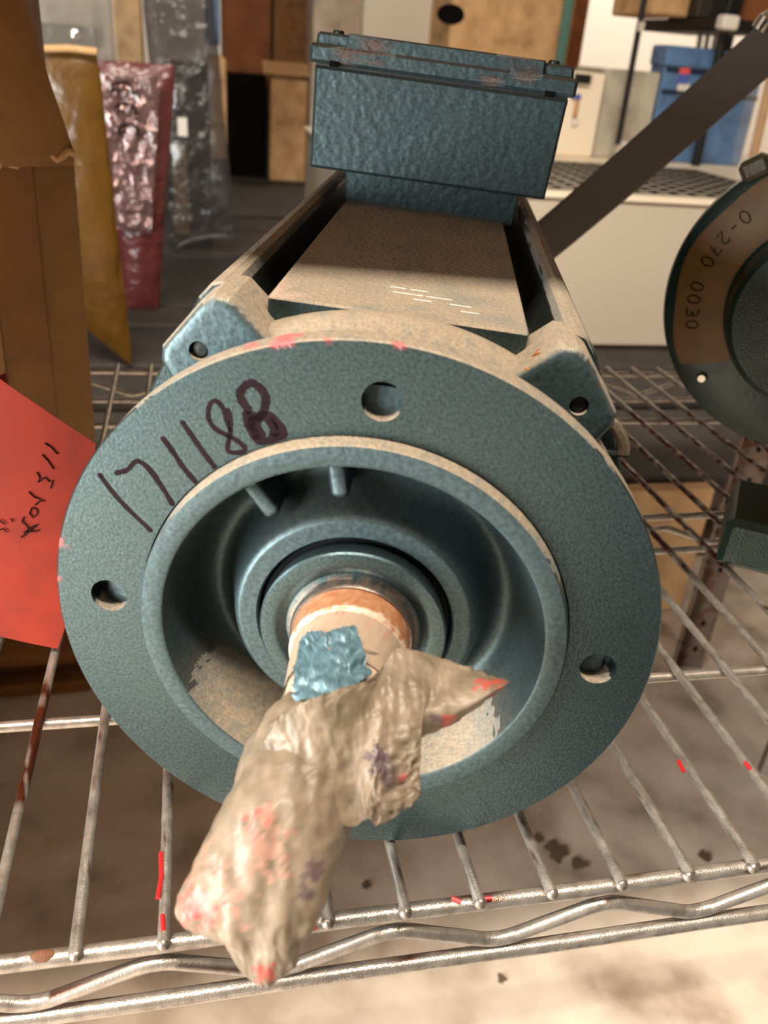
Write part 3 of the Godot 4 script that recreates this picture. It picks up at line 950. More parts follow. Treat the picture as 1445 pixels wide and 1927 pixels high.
func plastic_bag() -> void:
	var o := thing("plastic_bag", "crumpled cream plastic bag pulled over the motor shaft, smeared with red and dark paint", "plastic bag", Vector3(0.04603, 0.10259, 0.02360))
	o.rotation = Vector3(-0.00406, -0.27758, -0.04636)
	# sleeve: oval sections along the shaft that flatten towards the drooping end
	var left := [Vector3(-0.0159, 0.0001, 0.024), Vector3(-0.0179, -0.006, 0.036), Vector3(-0.0234, -0.0099, 0.048), Vector3(-0.0249, -0.0157, 0.06), Vector3(-0.0271, -0.0197, 0.07), Vector3(-0.0306, -0.0256, 0.078), Vector3(-0.0331, -0.0312, 0.084), Vector3(-0.0313, -0.0351, 0.088), Vector3(-0.0202, -0.0362, 0.091), Vector3(-0.0137, -0.0412, 0.094), Vector3(-0.0098, -0.0433, 0.0955)]
	var right := [Vector3(0.0144, 0.0057, 0.022), Vector3(0.0122, -0.0024, 0.035), Vector3(0.0107, -0.006, 0.048), Vector3(0.0097, -0.0104, 0.06), Vector3(0.008, -0.013, 0.07), Vector3(0.0066, -0.0175, 0.078), Vector3(0.0053, -0.0229, 0.085), Vector3(0.0038, -0.028, 0.089), Vector3(0.0015, -0.0326, 0.091), Vector3(-0.0004, -0.0383, 0.094), Vector3(-0.0049, -0.043, 0.0955)]
	var thick := [0.0172, 0.0172, 0.0178, 0.0186, 0.0178, 0.0135, 0.0100, 0.0080, 0.0060, 0.0040, 0.0020]
	var rows := []
	var nseg := 130
	var nring := 120
	for i in nseg + 1:
		var u := i / float(nseg)
		var a := curve_at(left, u)
		var b := curve_at(right, u)
		var f := u * (thick.size() - 1)
		var k := mini(int(f), thick.size() - 2)
		var h := lerpf(thick[k], thick[k + 1], f - k)
		var c := (a + b) / 2.0
		var side := (b - a) / 2.0
		var along := (curve_at(left, u + 0.02) + curve_at(right, u + 0.02) - curve_at(left, u - 0.02) - curve_at(right, u - 0.02)).normalized()
		var up := -side.cross(along).normalized()
		if up.y < 0.0:
			up = -up
		var ring := PackedVector3Array()
		for j in nring:
			var an := TAU * j / nring
			var p := c + side * cos(an) + up * sin(an) * h
			var out := (side.normalized() * cos(an) + up * sin(an)).normalized()
			p += out * (wrinkle(p) - 0.6) * 0.0011 * smoothstep(0.0, 0.12, u)
			ring.append(p)
		rows.append(ring)
	var reds := [[Vector3(-0.0149, 0.0018, 0.082), 0.0075], [Vector3(-0.0158, -0.0021, 0.083), 0.006], [Vector3(-0.0053, 0.0035, 0.095), 0.0075], [Vector3(-0.0023, -0.0024, 0.095), 0.006], [Vector3(-0.0276, -0.026, 0.09), 0.008], [Vector3(-0.0175, -0.0173, 0.096), 0.006], [Vector3(-0.0075, -0.0363, 0.098), 0.005], [Vector3(-0.0219, -0.0171, 0.094), 0.005]]
	var darks := [[Vector3(-0.0066, -0.0094, 0.097), 0.006], [Vector3(-0.013, -0.0058, 0.095), 0.004], [Vector3(0.001, -0.0151, 0.09), 0.006], [Vector3(0.0012, -0.0128, 0.084), 0.005], [Vector3(-0.0154, -0.0025, 0.085), 0.005]]
	obj("sleeve", closed_loft(rows), "film", o, bag_color(reds, darks, [], [[Vector3(-0.0147, -0.0035, 0.088), 0.016], [Vector3(-0.0243, -0.021, 0.09), 0.016], [Vector3(-0.0061, -0.0073, 0.097), 0.014], [Vector3(-0.0029, 0.0016, 0.09), 0.010]]), 80.0)
	# torn flap thrown out to the right
	var top := [Vector3(-0.0147, 0.0136, 0.0582), Vector3(-0.0098, 0.0176, 0.0567), Vector3(-0.0046, 0.0199, 0.055), Vector3(0.0013, 0.0208, 0.0516), Vector3(0.0073, 0.0201, 0.046), Vector3(0.0113, 0.0193, 0.0371), Vector3(0.0142, 0.0205, 0.031), Vector3(0.0214, 0.0189, 0.029), Vector3(0.0295, 0.0167, 0.028), Vector3(0.0376, 0.0153, 0.029), Vector3(0.0437, 0.0161, 0.032), Vector3(0.0483, 0.0175, 0.035)]
	var low := [Vector3(-0.0241, -0.0145, 0.061), Vector3(-0.0162, -0.0119, 0.0665), Vector3(-0.0054, -0.0084, 0.0712), Vector3(0.0032, -0.0083, 0.0716), Vector3(0.0085, -0.009, 0.071), Vector3(0.0127, -0.0064, 0.07), Vector3(0.0161, -0.01, 0.068), Vector3(0.0256, -0.0058, 0.06), Vector3(0.02, -0.0028, 0.055), Vector3(0.018, 0.0021, 0.051), Vector3(0.0321, 0.0073, 0.045), Vector3(0.0453, 0.0163, 0.037)]
	var sheet := []
	for i in 141:
		var u := i / 140.0
		var a := curve_at(top, u)
		var b := curve_at(low, u)
		var ring := PackedVector3Array()
		for j in 81:
			var w := j / 80.0
			var p := a.lerp(b, w)
			var bulge := sin(PI * w) * 0.0085 * (1.0 - 0.5 * u)
			var lump := smoothstep(0.40, 0.55, u) * (1.0 - smoothstep(0.72, 0.85, u)) * smoothstep(0.45, 0.8, w)
			bulge *= smoothstep(0.30, 0.55, u) + 0.05
			p += Vector3(0.0, 0.72, 0.69) * (bulge + wrinkle(p * 1.0) * 0.0007 + crumple(p) * (0.0004 + 0.0022 * lump))
			p += Vector3(crumple(p * 1.7), -crumple(p * 1.3 + Vector3.ONE), 0.0) * 0.0008 * (smoothstep(0.85, 1.0, w) + smoothstep(0.15, 0.0, w))
			ring.append(p)
		sheet.append(ring)
	var back := []
	for rr in sheet:
		var q: PackedVector3Array = rr.duplicate()
		for j in q.size():
			q[j] -= Vector3(0.0, 0.72, 0.69) * 0.0004
		q.reverse()
		var whole: PackedVector3Array = rr.duplicate()
		whole.append_array(q)
		back.append(whole)
	var freds := [[Vector3(0.0063, 0.0053, 0.076), 0.005], [Vector3(0.0082, 0.0006, 0.074), 0.004], [Vector3(0.0438, 0.0189, 0.036), 0.0055], [Vector3(0.0412, 0.0163, 0.037), 0.005], [Vector3(0.015, 0.011, 0.058), 0.0028], [Vector3(0.0132, 0.015, 0.057), 0.0025], [Vector3(-0.0033, 0.0108, 0.076), 0.004], [Vector3(0.0211, 0.0013, 0.063), 0.003], [Vector3(0.031, 0.0094, 0.046), 0.004]]
	var fdarks := [[Vector3(0.0134, 0.0075, 0.062), 0.006], [Vector3(0.0145, -0.0018, 0.072), 0.004], [Vector3(0.0163, -0.0011, 0.07), 0.003], [Vector3(0.0281, 0.0091, 0.047), 0.0035], [Vector3(0.0175, 0.0026, 0.064), 0.005], [Vector3(0.0027, 0.0036, 0.076), 0.003]]
	obj("torn_flap", outward(closed_loft(back)), "film", o, bag_color(freds, fdarks, [[Vector3(0.009, 0.0066, 0.069), 0.0035], [Vector3(0.0117, 0.0058, 0.067), 0.003]]), 80.0)
	# skin of blue paint lifting off the wrapped shaft
	var upper := [Vector3(-0.0136, 0.0121, 0.0367), Vector3(-0.0134, 0.0123, 0.0247), Vector3(-0.0097, 0.0154, 0.0232), Vector3(-0.0045, 0.0176, 0.0227), Vector3(0.0014, 0.0181, 0.0209)]
	var lower := [Vector3(-0.0112, 0.0151, 0.0537), Vector3(-0.0065, 0.0176, 0.0551), Vector3(-0.0012, 0.019, 0.0533), Vector3(0.0034, 0.0187, 0.0494), Vector3(0.0083, 0.0173, 0.0416)]
	var skin := []
	for i in 81:
		var u := i / 80.0
		var ring := PackedVector3Array()
		var jag := 0.06 * rough_noise.get_noise_1d(u * 300.0)
		for j in 51:
			var w := j / 50.0
			var p := curve_at(upper, u).lerp(curve_at(lower, u), lerpf(jag, 1.0, w))
			var r := 0.0184 + 0.0007 * w + 0.0013 * sin(w * 21.0 + u * 7.0 + 4.0 * rough_noise.get_noise_2d(u * 18.0, w * 12.0)) * (0.5 + rough_noise.get_noise_2d(u * 40.0 + 50.0, w * 14.0))
			var flat := Vector2(p.x, p.y).normalized() * r
			ring.append(Vector3(flat.x, flat.y, p.z))
		skin.append(ring)
	obj("paint_skin", facing(grid(skin), Vector3(0, 1, 0)), "skin", o, func(p: Vector3, _n: Vector3) -> Color: return Color(0.085, 0.15, 0.18) * (1.0 + 0.5 * rough_noise.get_noise_3dv(p * 2500.0)), 70.0).set_meta("label", "wrinkled blue paint skin")
	# thin collar of clear film round the shaft
	var collar := []
	for i in 9:
		var ring := PackedVector3Array()
		for j in 120:
			var an := TAU * j / 120
			var z := lerpf(0.0130, 0.034, i / 8.0) + 0.0012 * rough_noise.get_noise_2d(cos(an) * 60.0, sin(an) * 60.0) * (1.0 - i / 8.0)
			var r := lerpf(0.0180, 0.0168, i / 8.0) + 0.0004 * rough_noise.get_noise_3d(cos(an) * 90.0, sin(an) * 90.0, i * 6.0)
			ring.append(Vector3(cos(an) * r, sin(an) * r, z))
		collar.append(ring)
	obj("collar", grid(collar, true), "film", o, func(p: Vector3, _n: Vector3) -> Color: return Color(0.29, 0.212, 0.155).lerp(Color(0.40, 0.09, 0.07), smoothstep(0.25, 0.45, rough_noise.get_noise_3dv(p * 2600.0)) * smoothstep(0.022, 0.014, p.z)), 70.0)

# ------------------------------------------------------------------ the green motor on the right
func second_motor() -> void:
	var g := Color(0.018, 0.042, 0.036)
	var o := thing("green_motor", "dark green round motor at the right edge, tan tape with handwritten digits on its rim", "motor", Vector3(0.402, 0.1435, -0.2395))
	o.rotation.y = deg_to_rad(-35.0)
	var body := [Vector2(0.001, -0.20), Vector2(0.052, -0.20), Vector2(0.056, -0.19), Vector2(0.060, -0.05), Vector2(0.066, -0.028), Vector2(0.0960, -0.016), Vector2(0.1000, -0.012), Vector2(0.1012, -0.002), Vector2(0.1000, 0.002), Vector2(0.0930, 0.0065), Vector2(0.0800, 0.0110), Vector2(0.0680, 0.0130), Vector2(0.0600, 0.0140), Vector2(0.0590, 0.0150), Vector2(0.0575, 0.038), Vector2(0.0560, 0.042), Vector2(0.0530, 0.0445), Vector2(0.0300, 0.0460), Vector2(0.0280, 0.0500), Vector2(0.001, 0.0505)]
	obj("housing", lathe(body, 160), "green_paint", o, dusty(g, 0.25, 0.7, 1.0), 24.0)
	# the tape lies on the rim's slope
	var rows := []
	for i in 61:
		var a := lerpf(1.95, 3.73, i / 60.0)
		var ring := PackedVector3Array()
		var outer := 0.0935 + 0.0012 * sin(i * 0.25)
		for j in 13:
			var r := lerpf(outer, 0.0605, j / 12.0)
			var b := a + (0.14 * (0.0935 - r) / 0.033) * i / 60.0
			ring.append(Vector3(cos(b) * r, sin(b) * r, slope(r) + 0.0007))
		rows.append(ring)
	var tape := obj("tape_label", facing(grid(rows), Vector3(0, 0, 1)), "tape", o)
	tape.set_meta("label", "tan paper tape with handwritten digits")
	var glyphs := {"0": [[0.3, 0, 0, 0.3, 0, 0.7, 0.3, 1, 0.7, 1, 1, 0.7, 1, 0.3, 0.7, 0, 0.3, 0]], "3": [[0, 1, 0.7, 1, 1, 0.8, 0.9, 0.55, 0.4, 0.5, 0.95, 0.42, 1, 0.15, 0.6, 0, 0, 0.08]], "7": [[0, 0.95, 1, 1, 0.45, 0], [0.2, 0.5, 0.85, 0.5]], "2": [[0, 0.8, 0.3, 1, 0.9, 0.95, 0.95, 0.6, 0, 0, 1, 0.05]], "-": [[0.1, 0.5, 0.9, 0.5]]}
	var written := "0-270 0030"
	for k in written.length():
		var ch := written[k]
		if not glyphs.has(ch):
			continue
		for line in glyphs[ch]:
			var pts := []
			for m in range(0, line.size(), 2):
				var a: float = 2.42 + 0.108 * k + 0.062 * line[m]
				var r: float = 0.0845 - 0.0080 * line[m + 1]
				pts.append(Vector3(cos(a) * r, sin(a) * r, slope(r) + 0.0009))
			obj("ink_stroke", tube(pts, 0.00045, 6), "ink", tape)
	obj("side_bolt", moved(lathe([Vector2(0.0001, 0.0), Vector2(0.0036, 0.0), Vector2(0.0036, 0.003), Vector2(0.0026, 0.0045), Vector2(0.0001, 0.0045)], 18), Transform3D(Basis(), Vector3(-0.0620, -0.0580, 0.009))), "chrome", o)
	obj("eye_bracket", moved(block(Vector3(-0.009, -0.006, -0.010), Vector3(0.009, 0.007, 0.010), 0.003), Transform3D(Basis(Vector3.BACK, 0.6), Vector3(-0.0640, 0.0800, 0.0))), "green_paint", o, dusty(Color(0.10, 0.085, 0.05), 0.4))
	# foot that stands on the shelf
	obj("foot", prism([Vector2(-0.0235, -0.1390), Vector2(0.07, -0.1390), Vector2(0.07, -0.1065), Vector2(-0.0200, -0.1065), Vector2(-0.0235, -0.1110)], 0.055, 0.124, 0.004), "green_paint", o, dusty(g * 1.4, 0.2, 0.8, 1.0))
	obj("foot_web", prism([Vector2(0.038, -0.108), Vector2(0.068, -0.108), Vector2(0.060, -0.045), Vector2(0.040, -0.045)], 0.0, 0.075, 0.003), "green_paint", o, dusty(g, 0.2, 0.8, 1.0))
	obj("foot", prism([Vector2(0.01, -0.1390), Vector2(0.07, -0.1390), Vector2(0.06, -0.050), Vector2(0.02, -0.050)], -0.17, -0.11, 0.004), "green_paint", o, dusty(g * 1.4, 0.2, 0.8, 1.0))
	obj("foot_bolt", moved(lathe([Vector2(0.0001, 0.0), Vector2(0.0075, 0.0), Vector2(0.0075, 0.005), Vector2(0.006, 0.006), Vector2(0.0001, 0.006)], 6), Transform3D(Basis(), Vector3(0.013, -0.124, 0.124))), "chrome", o)

func slope(r: float) -> float:
	var pts := [Vector2(0.1012, -0.002), Vector2(0.1000, 0.002), Vector2(0.0930, 0.0065), Vector2(0.0800, 0.0110), Vector2(0.0680, 0.0130), Vector2(0.0600, 0.0140)]
	for i in pts.size() - 1:
		if r >= pts[i + 1].x:
			return lerpf(pts[i].y, pts[i + 1].y, clampf((pts[i].x - r) / (pts[i].x - pts[i + 1].x), 0.0, 1.0))
	return 0.014

# ------------------------------------------------------------------ left: tall cardboard box and the orange tag
func left_side() -> void:
	var o := thing("tall_cardboard_box", "tall brown cardboard box with a taped crease, standing at the left edge of the shelf", "cardboard box")
	# the corner turns towards the camera in three strips: outer face, folded flap, corner wrap
	var foot := [Vector2(-0.58, -0.30), Vector2(-0.129, -0.325), Vector2(-0.101, -0.331), Vector2(-0.0795, -0.352), Vector2(-0.10, -0.50), Vector2(-0.58, -0.50)]
	var names := ["box_front", "box_flap", "box_corner"]
	for i in 3:
		var a: Vector2 = foot[i]
		var b: Vector2 = foot[i + 1]
		var n := Vector2(b.y - a.y, -(b.x - a.x)).normalized() * 0.004
		var s := 0.0015 * (2 - i)
		var t := PackedVector3Array()
		var low := [Vector3(a.x, 0.0045, a.y + s), Vector3(b.x, 0.0045, b.y + s), Vector3(b.x + n.x, 0.0045, b.y + n.y), Vector3(a.x + n.x, 0.0045, a.y + n.y)]
		var rr := []
		for lv in [[0.0045, 0.0, 0.0], [0.10, 0.002, 0.001], [0.197, 0.004, 0.0035]]:
			var ring := PackedVector3Array()
			for q in low:
				ring.append(Vector3(q.x + lv[1], lv[0], q.z + lv[2]))
			rr.append(ring)
		t = closed_loft(rr)
		obj(names[i], t, ["cardboard", "cardboard_dark", "cardboard"][i], o)
	obj("box_core", block(Vector3(-0.58, 0.0042, -0.50), Vector3(-0.108, 0.36, -0.345), 0.002), "cardboard_dark", o)
	# leaning upper part above the crease
	var upper := []
	for lv in [[0.195, 0.0, 0.006], [0.203, 0.001, 0.008], [0.24, -0.009, 0.006], [0.265, -0.015, 0.004], [0.285, -0.020, 0.0], [0.33, -0.045, -0.006]]:
		var ring := PackedVector3Array()
		for q in [Vector2(-0.58, -0.30), Vector2(-0.130, -0.322), Vector2(-0.098, -0.328), Vector2(-0.0745, -0.346), Vector2(-0.090, -0.42), Vector2(-0.58, -0.42)]:
			ring.append(Vector3(q.x + lv[1], lv[0], q.y + lv[2]))
		upper.append(ring)
	obj("box_upper", closed_loft(upper), "cardboard", o)
	var crease := []
	for k in 25:
		var f := k / 24.0
		crease.append(Vector3(lerpf(-0.150, -0.0735, f), 0.190 + 0.012 * f + 0.002 * sin(k * 1.7), lerpf(-0.309, -0.338, f) + 0.002))
	obj("crease_tape", tube(crease, 0.0022, 8), "cardboard_edge", o)
	# unseen cartons added to block door light: one on the shelf, one below
	var sc := thing("added_side_carton", "added unseen brown carton on the shelf, shading the terminal box from the left", "carton", Vector3(-0.47, 0.0042, -0.145))
	obj("body", block(Vector3(-0.13, 0, -0.13), Vector3(0.13, 0.42, 0.13), 0.003), "cardboard", sc)
	var lc := thing("added_floor_carton", "added unseen large brown carton shading the floor below the left end of the shelf", "carton", Vector3(-0.62, -0.6, -0.35))
	obj("body", block(Vector3(-0.24, 0, -0.38), Vector3(0.27, 0.50, 0.37), 0.003), "cardboard", lc)
	# orange paper tag, its left side rolled back
	var tg := thing("orange_tag", "large orange paper tag with handwritten black digits, left of the motor flange", "paper tag")
	var c_tl := Vector3(-0.0954, 0.1495, -0.118)
	var c_tr := Vector3(-0.0484, 0.1082, -0.118)
	var c_br := Vector3(-0.0733, 0.0059, -0.105)
	var c_bl := Vector3(-0.1122, 0.0196, -0.105)
	var rows := []
	for i in 41:
		var u := i / 40.0
		var ring := PackedVector3Array()
		for j in 31:
			var w := j / 30.0
			var p: Vector3 = c_tl.lerp(c_tr, u).lerp(c_bl.lerp(c_br, u), w)
			p += (Vector3(0.004, -0.002, 0) * sin(PI * w)) * u
			p.z += tag_bow(p)
			ring.append(p)
		rows.append(ring)
	var back := []
	for rr in rows:
		var q: PackedVector3Array = rr.duplicate()
		for j in q.size():
			q[j].z -= 0.0003
		q.reverse()
		var whole: PackedVector3Array = rr.duplicate()
		whole.append_array(q)
		back.append(whole)
	obj("paper", closed_loft(back), "tag", tg)
	var curl := []
	for i in 13:
		var ring := PackedVector3Array()
		for j in 17:
			var a := lerpf(-0.4, 3.4, j / 16.0)
			ring.append(Vector3(-0.0863, 0.1399, -0.122) + Vector3(-cos(a) * 0.005 - 0.002, -0.001 - i * 0.0016, sin(a) * 0.005 - 0.003))
		curl.append(ring)
	obj("rolled_edge", grid(curl), "tag", tg)
	for s in [[Vector2(-0.06911, 0.11026), Vector2(-0.06670, 0.10818), Vector2(-0.06440, 0.10478)],
		[Vector2(-0.07079, 0.10514), Vector2(-0.06868, 0.10224), Vector2(-0.06668, 0.09800)],
		[Vector2(-0.07371, 0.09709), Vector2(-0.07268, 0.09442), Vector2(-0.07382, 0.09231), Vector2(-0.07045, 0.09437), Vector2(-0.06911, 0.09220), Vector2(-0.06748, 0.09270), Vector2(-0.06879, 0.08896)],
		[Vector2(-0.07790, 0.08812), Vector2(-0.07598, 0.08536), Vector2(-0.07340, 0.08420)],
		[Vector2(-0.07597, 0.08154), Vector2(-0.07346, 0.08365), Vector2(-0.07171, 0.08306)],
		[Vector2(-0.07746, 0.08048), Vector2(-0.07869, 0.07776), Vector2(-0.07759, 0.07551), Vector2(-0.07557, 0.07711), Vector2(-0.07532, 0.07931), Vector2(-0.07700, 0.08047)],
		[Vector2(-0.08115, 0.07618), Vector2(-0.08233, 0.07400), Vector2(-0.08071, 0.07226), Vector2(-0.07962, 0.06998)],
		[Vector2(-0.08352, 0.06616), Vector2(-0.07975, 0.06885), Vector2(-0.07772, 0.07047), Vector2(-0.07569, 0.07209), Vector2(-0.07857, 0.07106), Vector2(-0.08210, 0.06838)],
		[Vector2(-0.08112, 0.06890), Vector2(-0.07700, 0.06875), Vector2(-0.07510, 0.06924)],
		[Vector2(-0.09164, 0.07543), Vector2(-0.09045, 0.07428), Vector2(-0.08924, 0.07312)],
		[Vector2(-0.09231, 0.07044), Vector2(-0.08999, 0.07092), Vector2(-0.08885, 0.06919)],
		[Vector2(-0.08663, 0.07581), Vector2(-0.08594, 0.07412)]]:
		var pts := []
		for q in s:
			pts.append(Vector3(q.x, q.y, lerpf(c_tl.z, c_bl.z, clampf((lerpf(c_tl.y, c_tr.y, (q.x - c_tl.x) / (c_tr.x - c_tl.x)) - q.y) / (c_tl.y - c_bl.y), 0.0, 1.0)) + tag_bow(Vector3(q.x, q.y, 0)) + 0.00025))
		obj("ink_stroke", tube(pts, 0.00028, 6), "ink", tg)

func tag_bow(p: Vector3) -> float:
	return 0.003 * sin((p.x + 0.12) * 40.0)

# ------------------------------------------------------------------ background: crates, cartons and bags
func crate(called: String, label: String, category: String, x0: float, x1: float, y0: float, y1: float, z: float, deep: float, m: String, group := "") -> Node3D:
	if absf(y0 + 0.35) < 0.08:
		y0 = -0.35
	var o := thing(called, label, category, Vector3((x0 + x1) / 2.0, y0, z - deep / 2.0), group)
	obj("body", block(Vector3(-(x1 - x0) / 2.0, 0, -deep / 2.0), Vector3((x1 - x0) / 2.0, y1 - y0, deep / 2.0), 0.006), m, o)
	return o

func pouch(label: String, corners: Array, m: String, thick: float, called: String, puff := 1.0) -> Node3D:   # corners: top left, top right, bottom right, bottom left
	var o := thing(called, label, "plastic bag")
	var front := []
	for i in 41:
		var u := i / 40.0
		var ring := PackedVector3Array()
		for side in 2:
			for j in 31:
				var w := (j / 30.0) if side == 0 else (1.0 - j / 30.0)
				var p: Vector3 = corners[0].lerp(corners[1], u).lerp(corners[3].lerp(corners[2], u), w)
				var fat := pow(sin(PI * clampf(u, 0.0, 1.0)), 0.5) * pow(sin(PI * clampf(w, 0.0, 1.0)), 0.4) * thick
				p.z += (fat + 0.002) * (1.0 if side == 0 else -1.0) + 0.012 * puff * rough_noise.get_noise_3dv(p * 60.0) * fat / thick
				p.x += 0.006 * rough_noise.get_noise_2d(w * 80.0, u * 3.0)
				ring.append(p)
		front.append(ring)
	obj("film", closed_loft(front), m, o, null, 70.0)
	return o

func background_left() -> void:
	# grey slatted deck behind the shelf
	var deck := thing("slatted_deck", "low grey slatted deck behind the wire shelf, under the bags and the cream cabinet", "platform", Vector3(0, -0.6, 0))
	var edges := [-0.935, -1.262, -1.50, -1.735, -1.96, -2.20, -2.47, -2.72, -2.95, -3.19, -3.50, -3.83, -4.2, -4.6, -5.0]
	for i in edges.size() - 1:
		var wide: float = 0.075 if i in [1, 3, 6, 9] else 0.012
		obj("slat", block(Vector3(-1.6, 0.218, edges[i + 1] + 0.002), Vector3(2.6, 0.25 - 0.003 * (i % 2), edges[i] - wide), 0.004), "deck_grey", deck)
	for x in [-1.5, -0.5, 0.45, 1.5, 2.5]:
		obj("stringer", block(Vector3(x - 0.03, 0.0, -5.0), Vector3(x + 0.03, 0.218, -0.98), 0.004), "deck_grey", deck)
	# carton under the deck's front edge, seen between the shelf wires
	var c0 := Vector3(0.8541, -0.3473, -0.925)
	var fc := thing("low_carton", "tan carton standing on the floor below the shelf, beside the slotted post", "carton", Vector3(c0.x - 0.25, -0.6, -0.70))
	obj("body", block(Vector3(-0.25, 0, -0.225), Vector3(0.25, c0.y + 0.6, -0.195), 0.003), "carton_tan", fc)
	# bags leaning in a row
	var y = pouch("tall flat yellow plastic bag hanging beside the brown cardboard box", [Vector3(-0.276, 0.2274, -1.52), Vector3(-0.1664, 0.2272, -1.52), Vector3(-0.1467, -0.3473, -1.5), Vector3(-0.2952, -0.2084, -1.5)], "yellow_film", 0.012, "yellow_bag", 0.5)
	obj("top_seam", tube([Vector3(-0.2637, 0.2237, -1.505), Vector3(-0.2127, 0.2282, -1.505), Vector3(-0.1669, 0.2266, -1.505)], 0.006, 8), "cardboard_edge", y)
	var p = pouch("pink bubble bag with shiny film front, between the yellow bag and the dark grey bag", [Vector3(-0.2132, 0.1994, -1.93), Vector3(-0.0403, 0.2013, -1.93), Vector3(-0.1083, -0.351, -1.93), Vector3(-0.1871, -0.3526, -1.93)], "pink_film", 0.03, "pink_bag")
	var win := []
	for i in 31:
		var ring := PackedVector3Array()
		for j in 31:
			var u := i / 30.0
			var w := j / 30.0
			var q: Vector3 = Vector3(-0.2046, 0.1728, -1.885).lerp(Vector3(-0.0734, 0.1756, -1.885), u).lerp(Vector3(-0.1913, -0.1481, -1.885).lerp(Vector3(-0.1124, -0.1573, -1.885), u), w)
			q.z += 0.008 * rough_noise.get_noise_3dv(q * 320.0) + 0.006 * fine_noise.get_noise_3dv(q * 160.0)
			ring.append(q)
		win.append(ring)
	obj("bubble_window", facing(grid(win), Vector3.BACK), "bubble_film", p, null, 70.0)
	for k in 3:
		var loop := []
		for j in 9:
			var an := lerpf(-0.6, 3.7, j / 8.0)
			loop.append(Vector3(-0.1547, 0.1481, -1.87) + Vector3(cos(an) * 0.022 + k * 0.004, sin(an) * 0.014 - 0.042 * k, 0.0))
		obj("printed_letter", tube(loop, 0.003, 6), "dark_slot", p)
	var g = pouch("dark grey translucent bag holding a board, behind the pink bag", [Vector3(-0.1347, 0.3827, -2.55), Vector3(0.0532, 0.3987, -2.55), Vector3(0.1099, -0.2905, -2.55), Vector3(-0.0949, -0.3353, -2.55)], "grey_film", 0.03, "grey_bag")
	obj("board", block(Vector3(-0.0896, -0.336, -2.6), Vector3(0.0396, 0.189, -2.57), 0.004), "dark_board", g)
	obj("board_edge", block(Vector3(-0.0738, -0.2921, -2.565), Vector3(-0.0283, -0.027, -2.56), 0.002), "post_beige", g)
	obj("sticker", block(Vector3(-0.053, -0.0035, -2.515), Vector3(-0.0253, 0.0467, -2.512), 0.0005), "label_white", g)
	# clear bag with a metal panel at the top left
	var cp := thing("panel_in_clear_bag", "grey metal panel with a bolt in a clear bag, above the yellow bag", "panel")
	obj("panel", block(Vector3(-0.3657, 0.155, -2.05), Vector3(-0.1789, 0.3566, -2.03), 0.004), "panel_grey", cp)
	obj("panel_strip", block(Vector3(-0.3471, 0.2168, -2.02), Vector3(-0.2123, 0.2602, -2), 0.004), "dark_board", cp)
	obj("panel_bolt", moved(lathe([Vector2(0.001, 0.0), Vector2(0.014, 0.0), Vector2(0.014, 0.01), Vector2(0.007, 0.014), Vector2(0.001, 0.014)], 16), Transform3D(Basis(), Vector3(-0.2567, 0.2424, -1.99))), "chrome", cp)
	obj("bag_film", block(Vector3(-0.3451, 0.1702, -1.97), Vector3(-0.1661, 0.3549, -1.965), 0.001), "clear_film", cp)
	crate("beige_post", "beige square post standing behind the pink bag", "post", -0.2499, -0.1498, 0.0646, 0.4139, -2.750, 0.06, "post_beige")
	# cartons and crates at the back
	crate("tall_brown_crate", "tall brown cardboard crate, darker one behind the grey bag", "crate", 0.1449, 0.3750, -0.3787, 0.5453, -4.550, 0.5, "crate_brown")
	crate("tall_brown_crate", "tall brown cardboard crate next to the pale pillar", "crate", 0.3826, 0.5734, -0.4005, 0.5597, -4.500, 0.5, "cardboard_dark")
	var tc = crate("tan_carton", "small tan open carton on the deck in front of the brown crate", "carton", 0.3479, 0.5209, -0.3461, 0.1037, -4.200, 0.22, "carton_tan")
	obj("flap", moved(block(Vector3(-0.125, 0, 0), Vector3(0.10, 0.008, 0.10), 0.002), Transform3D(Basis(Vector3.RIGHT, 0.5), Vector3(0, 0.515, 0.06))), "cardboard_edge", tc)
	crate("narrow_carton", "narrow tan carton right beside the grey bag", "carton", 0.0418, 0.1140, -0.1567, 0.1901, -3.300, 0.3, "carton_tan")
	crate("blue_carton", "small blue carton on top of the narrow tan carton", "carton", 0.0438, 0.0929, 0.2263, 0.4326, -3.300, 0.3, "blue_plastic")
	crate("dark_gap_block", "black block standing in for the shaded gap between the crates", "bin", 0.1345, 0.3343, -0.3577, 0.1043, -4.300, 0.2, "dark_slot")  # no real bin: the gap's darkness is painted as a black block

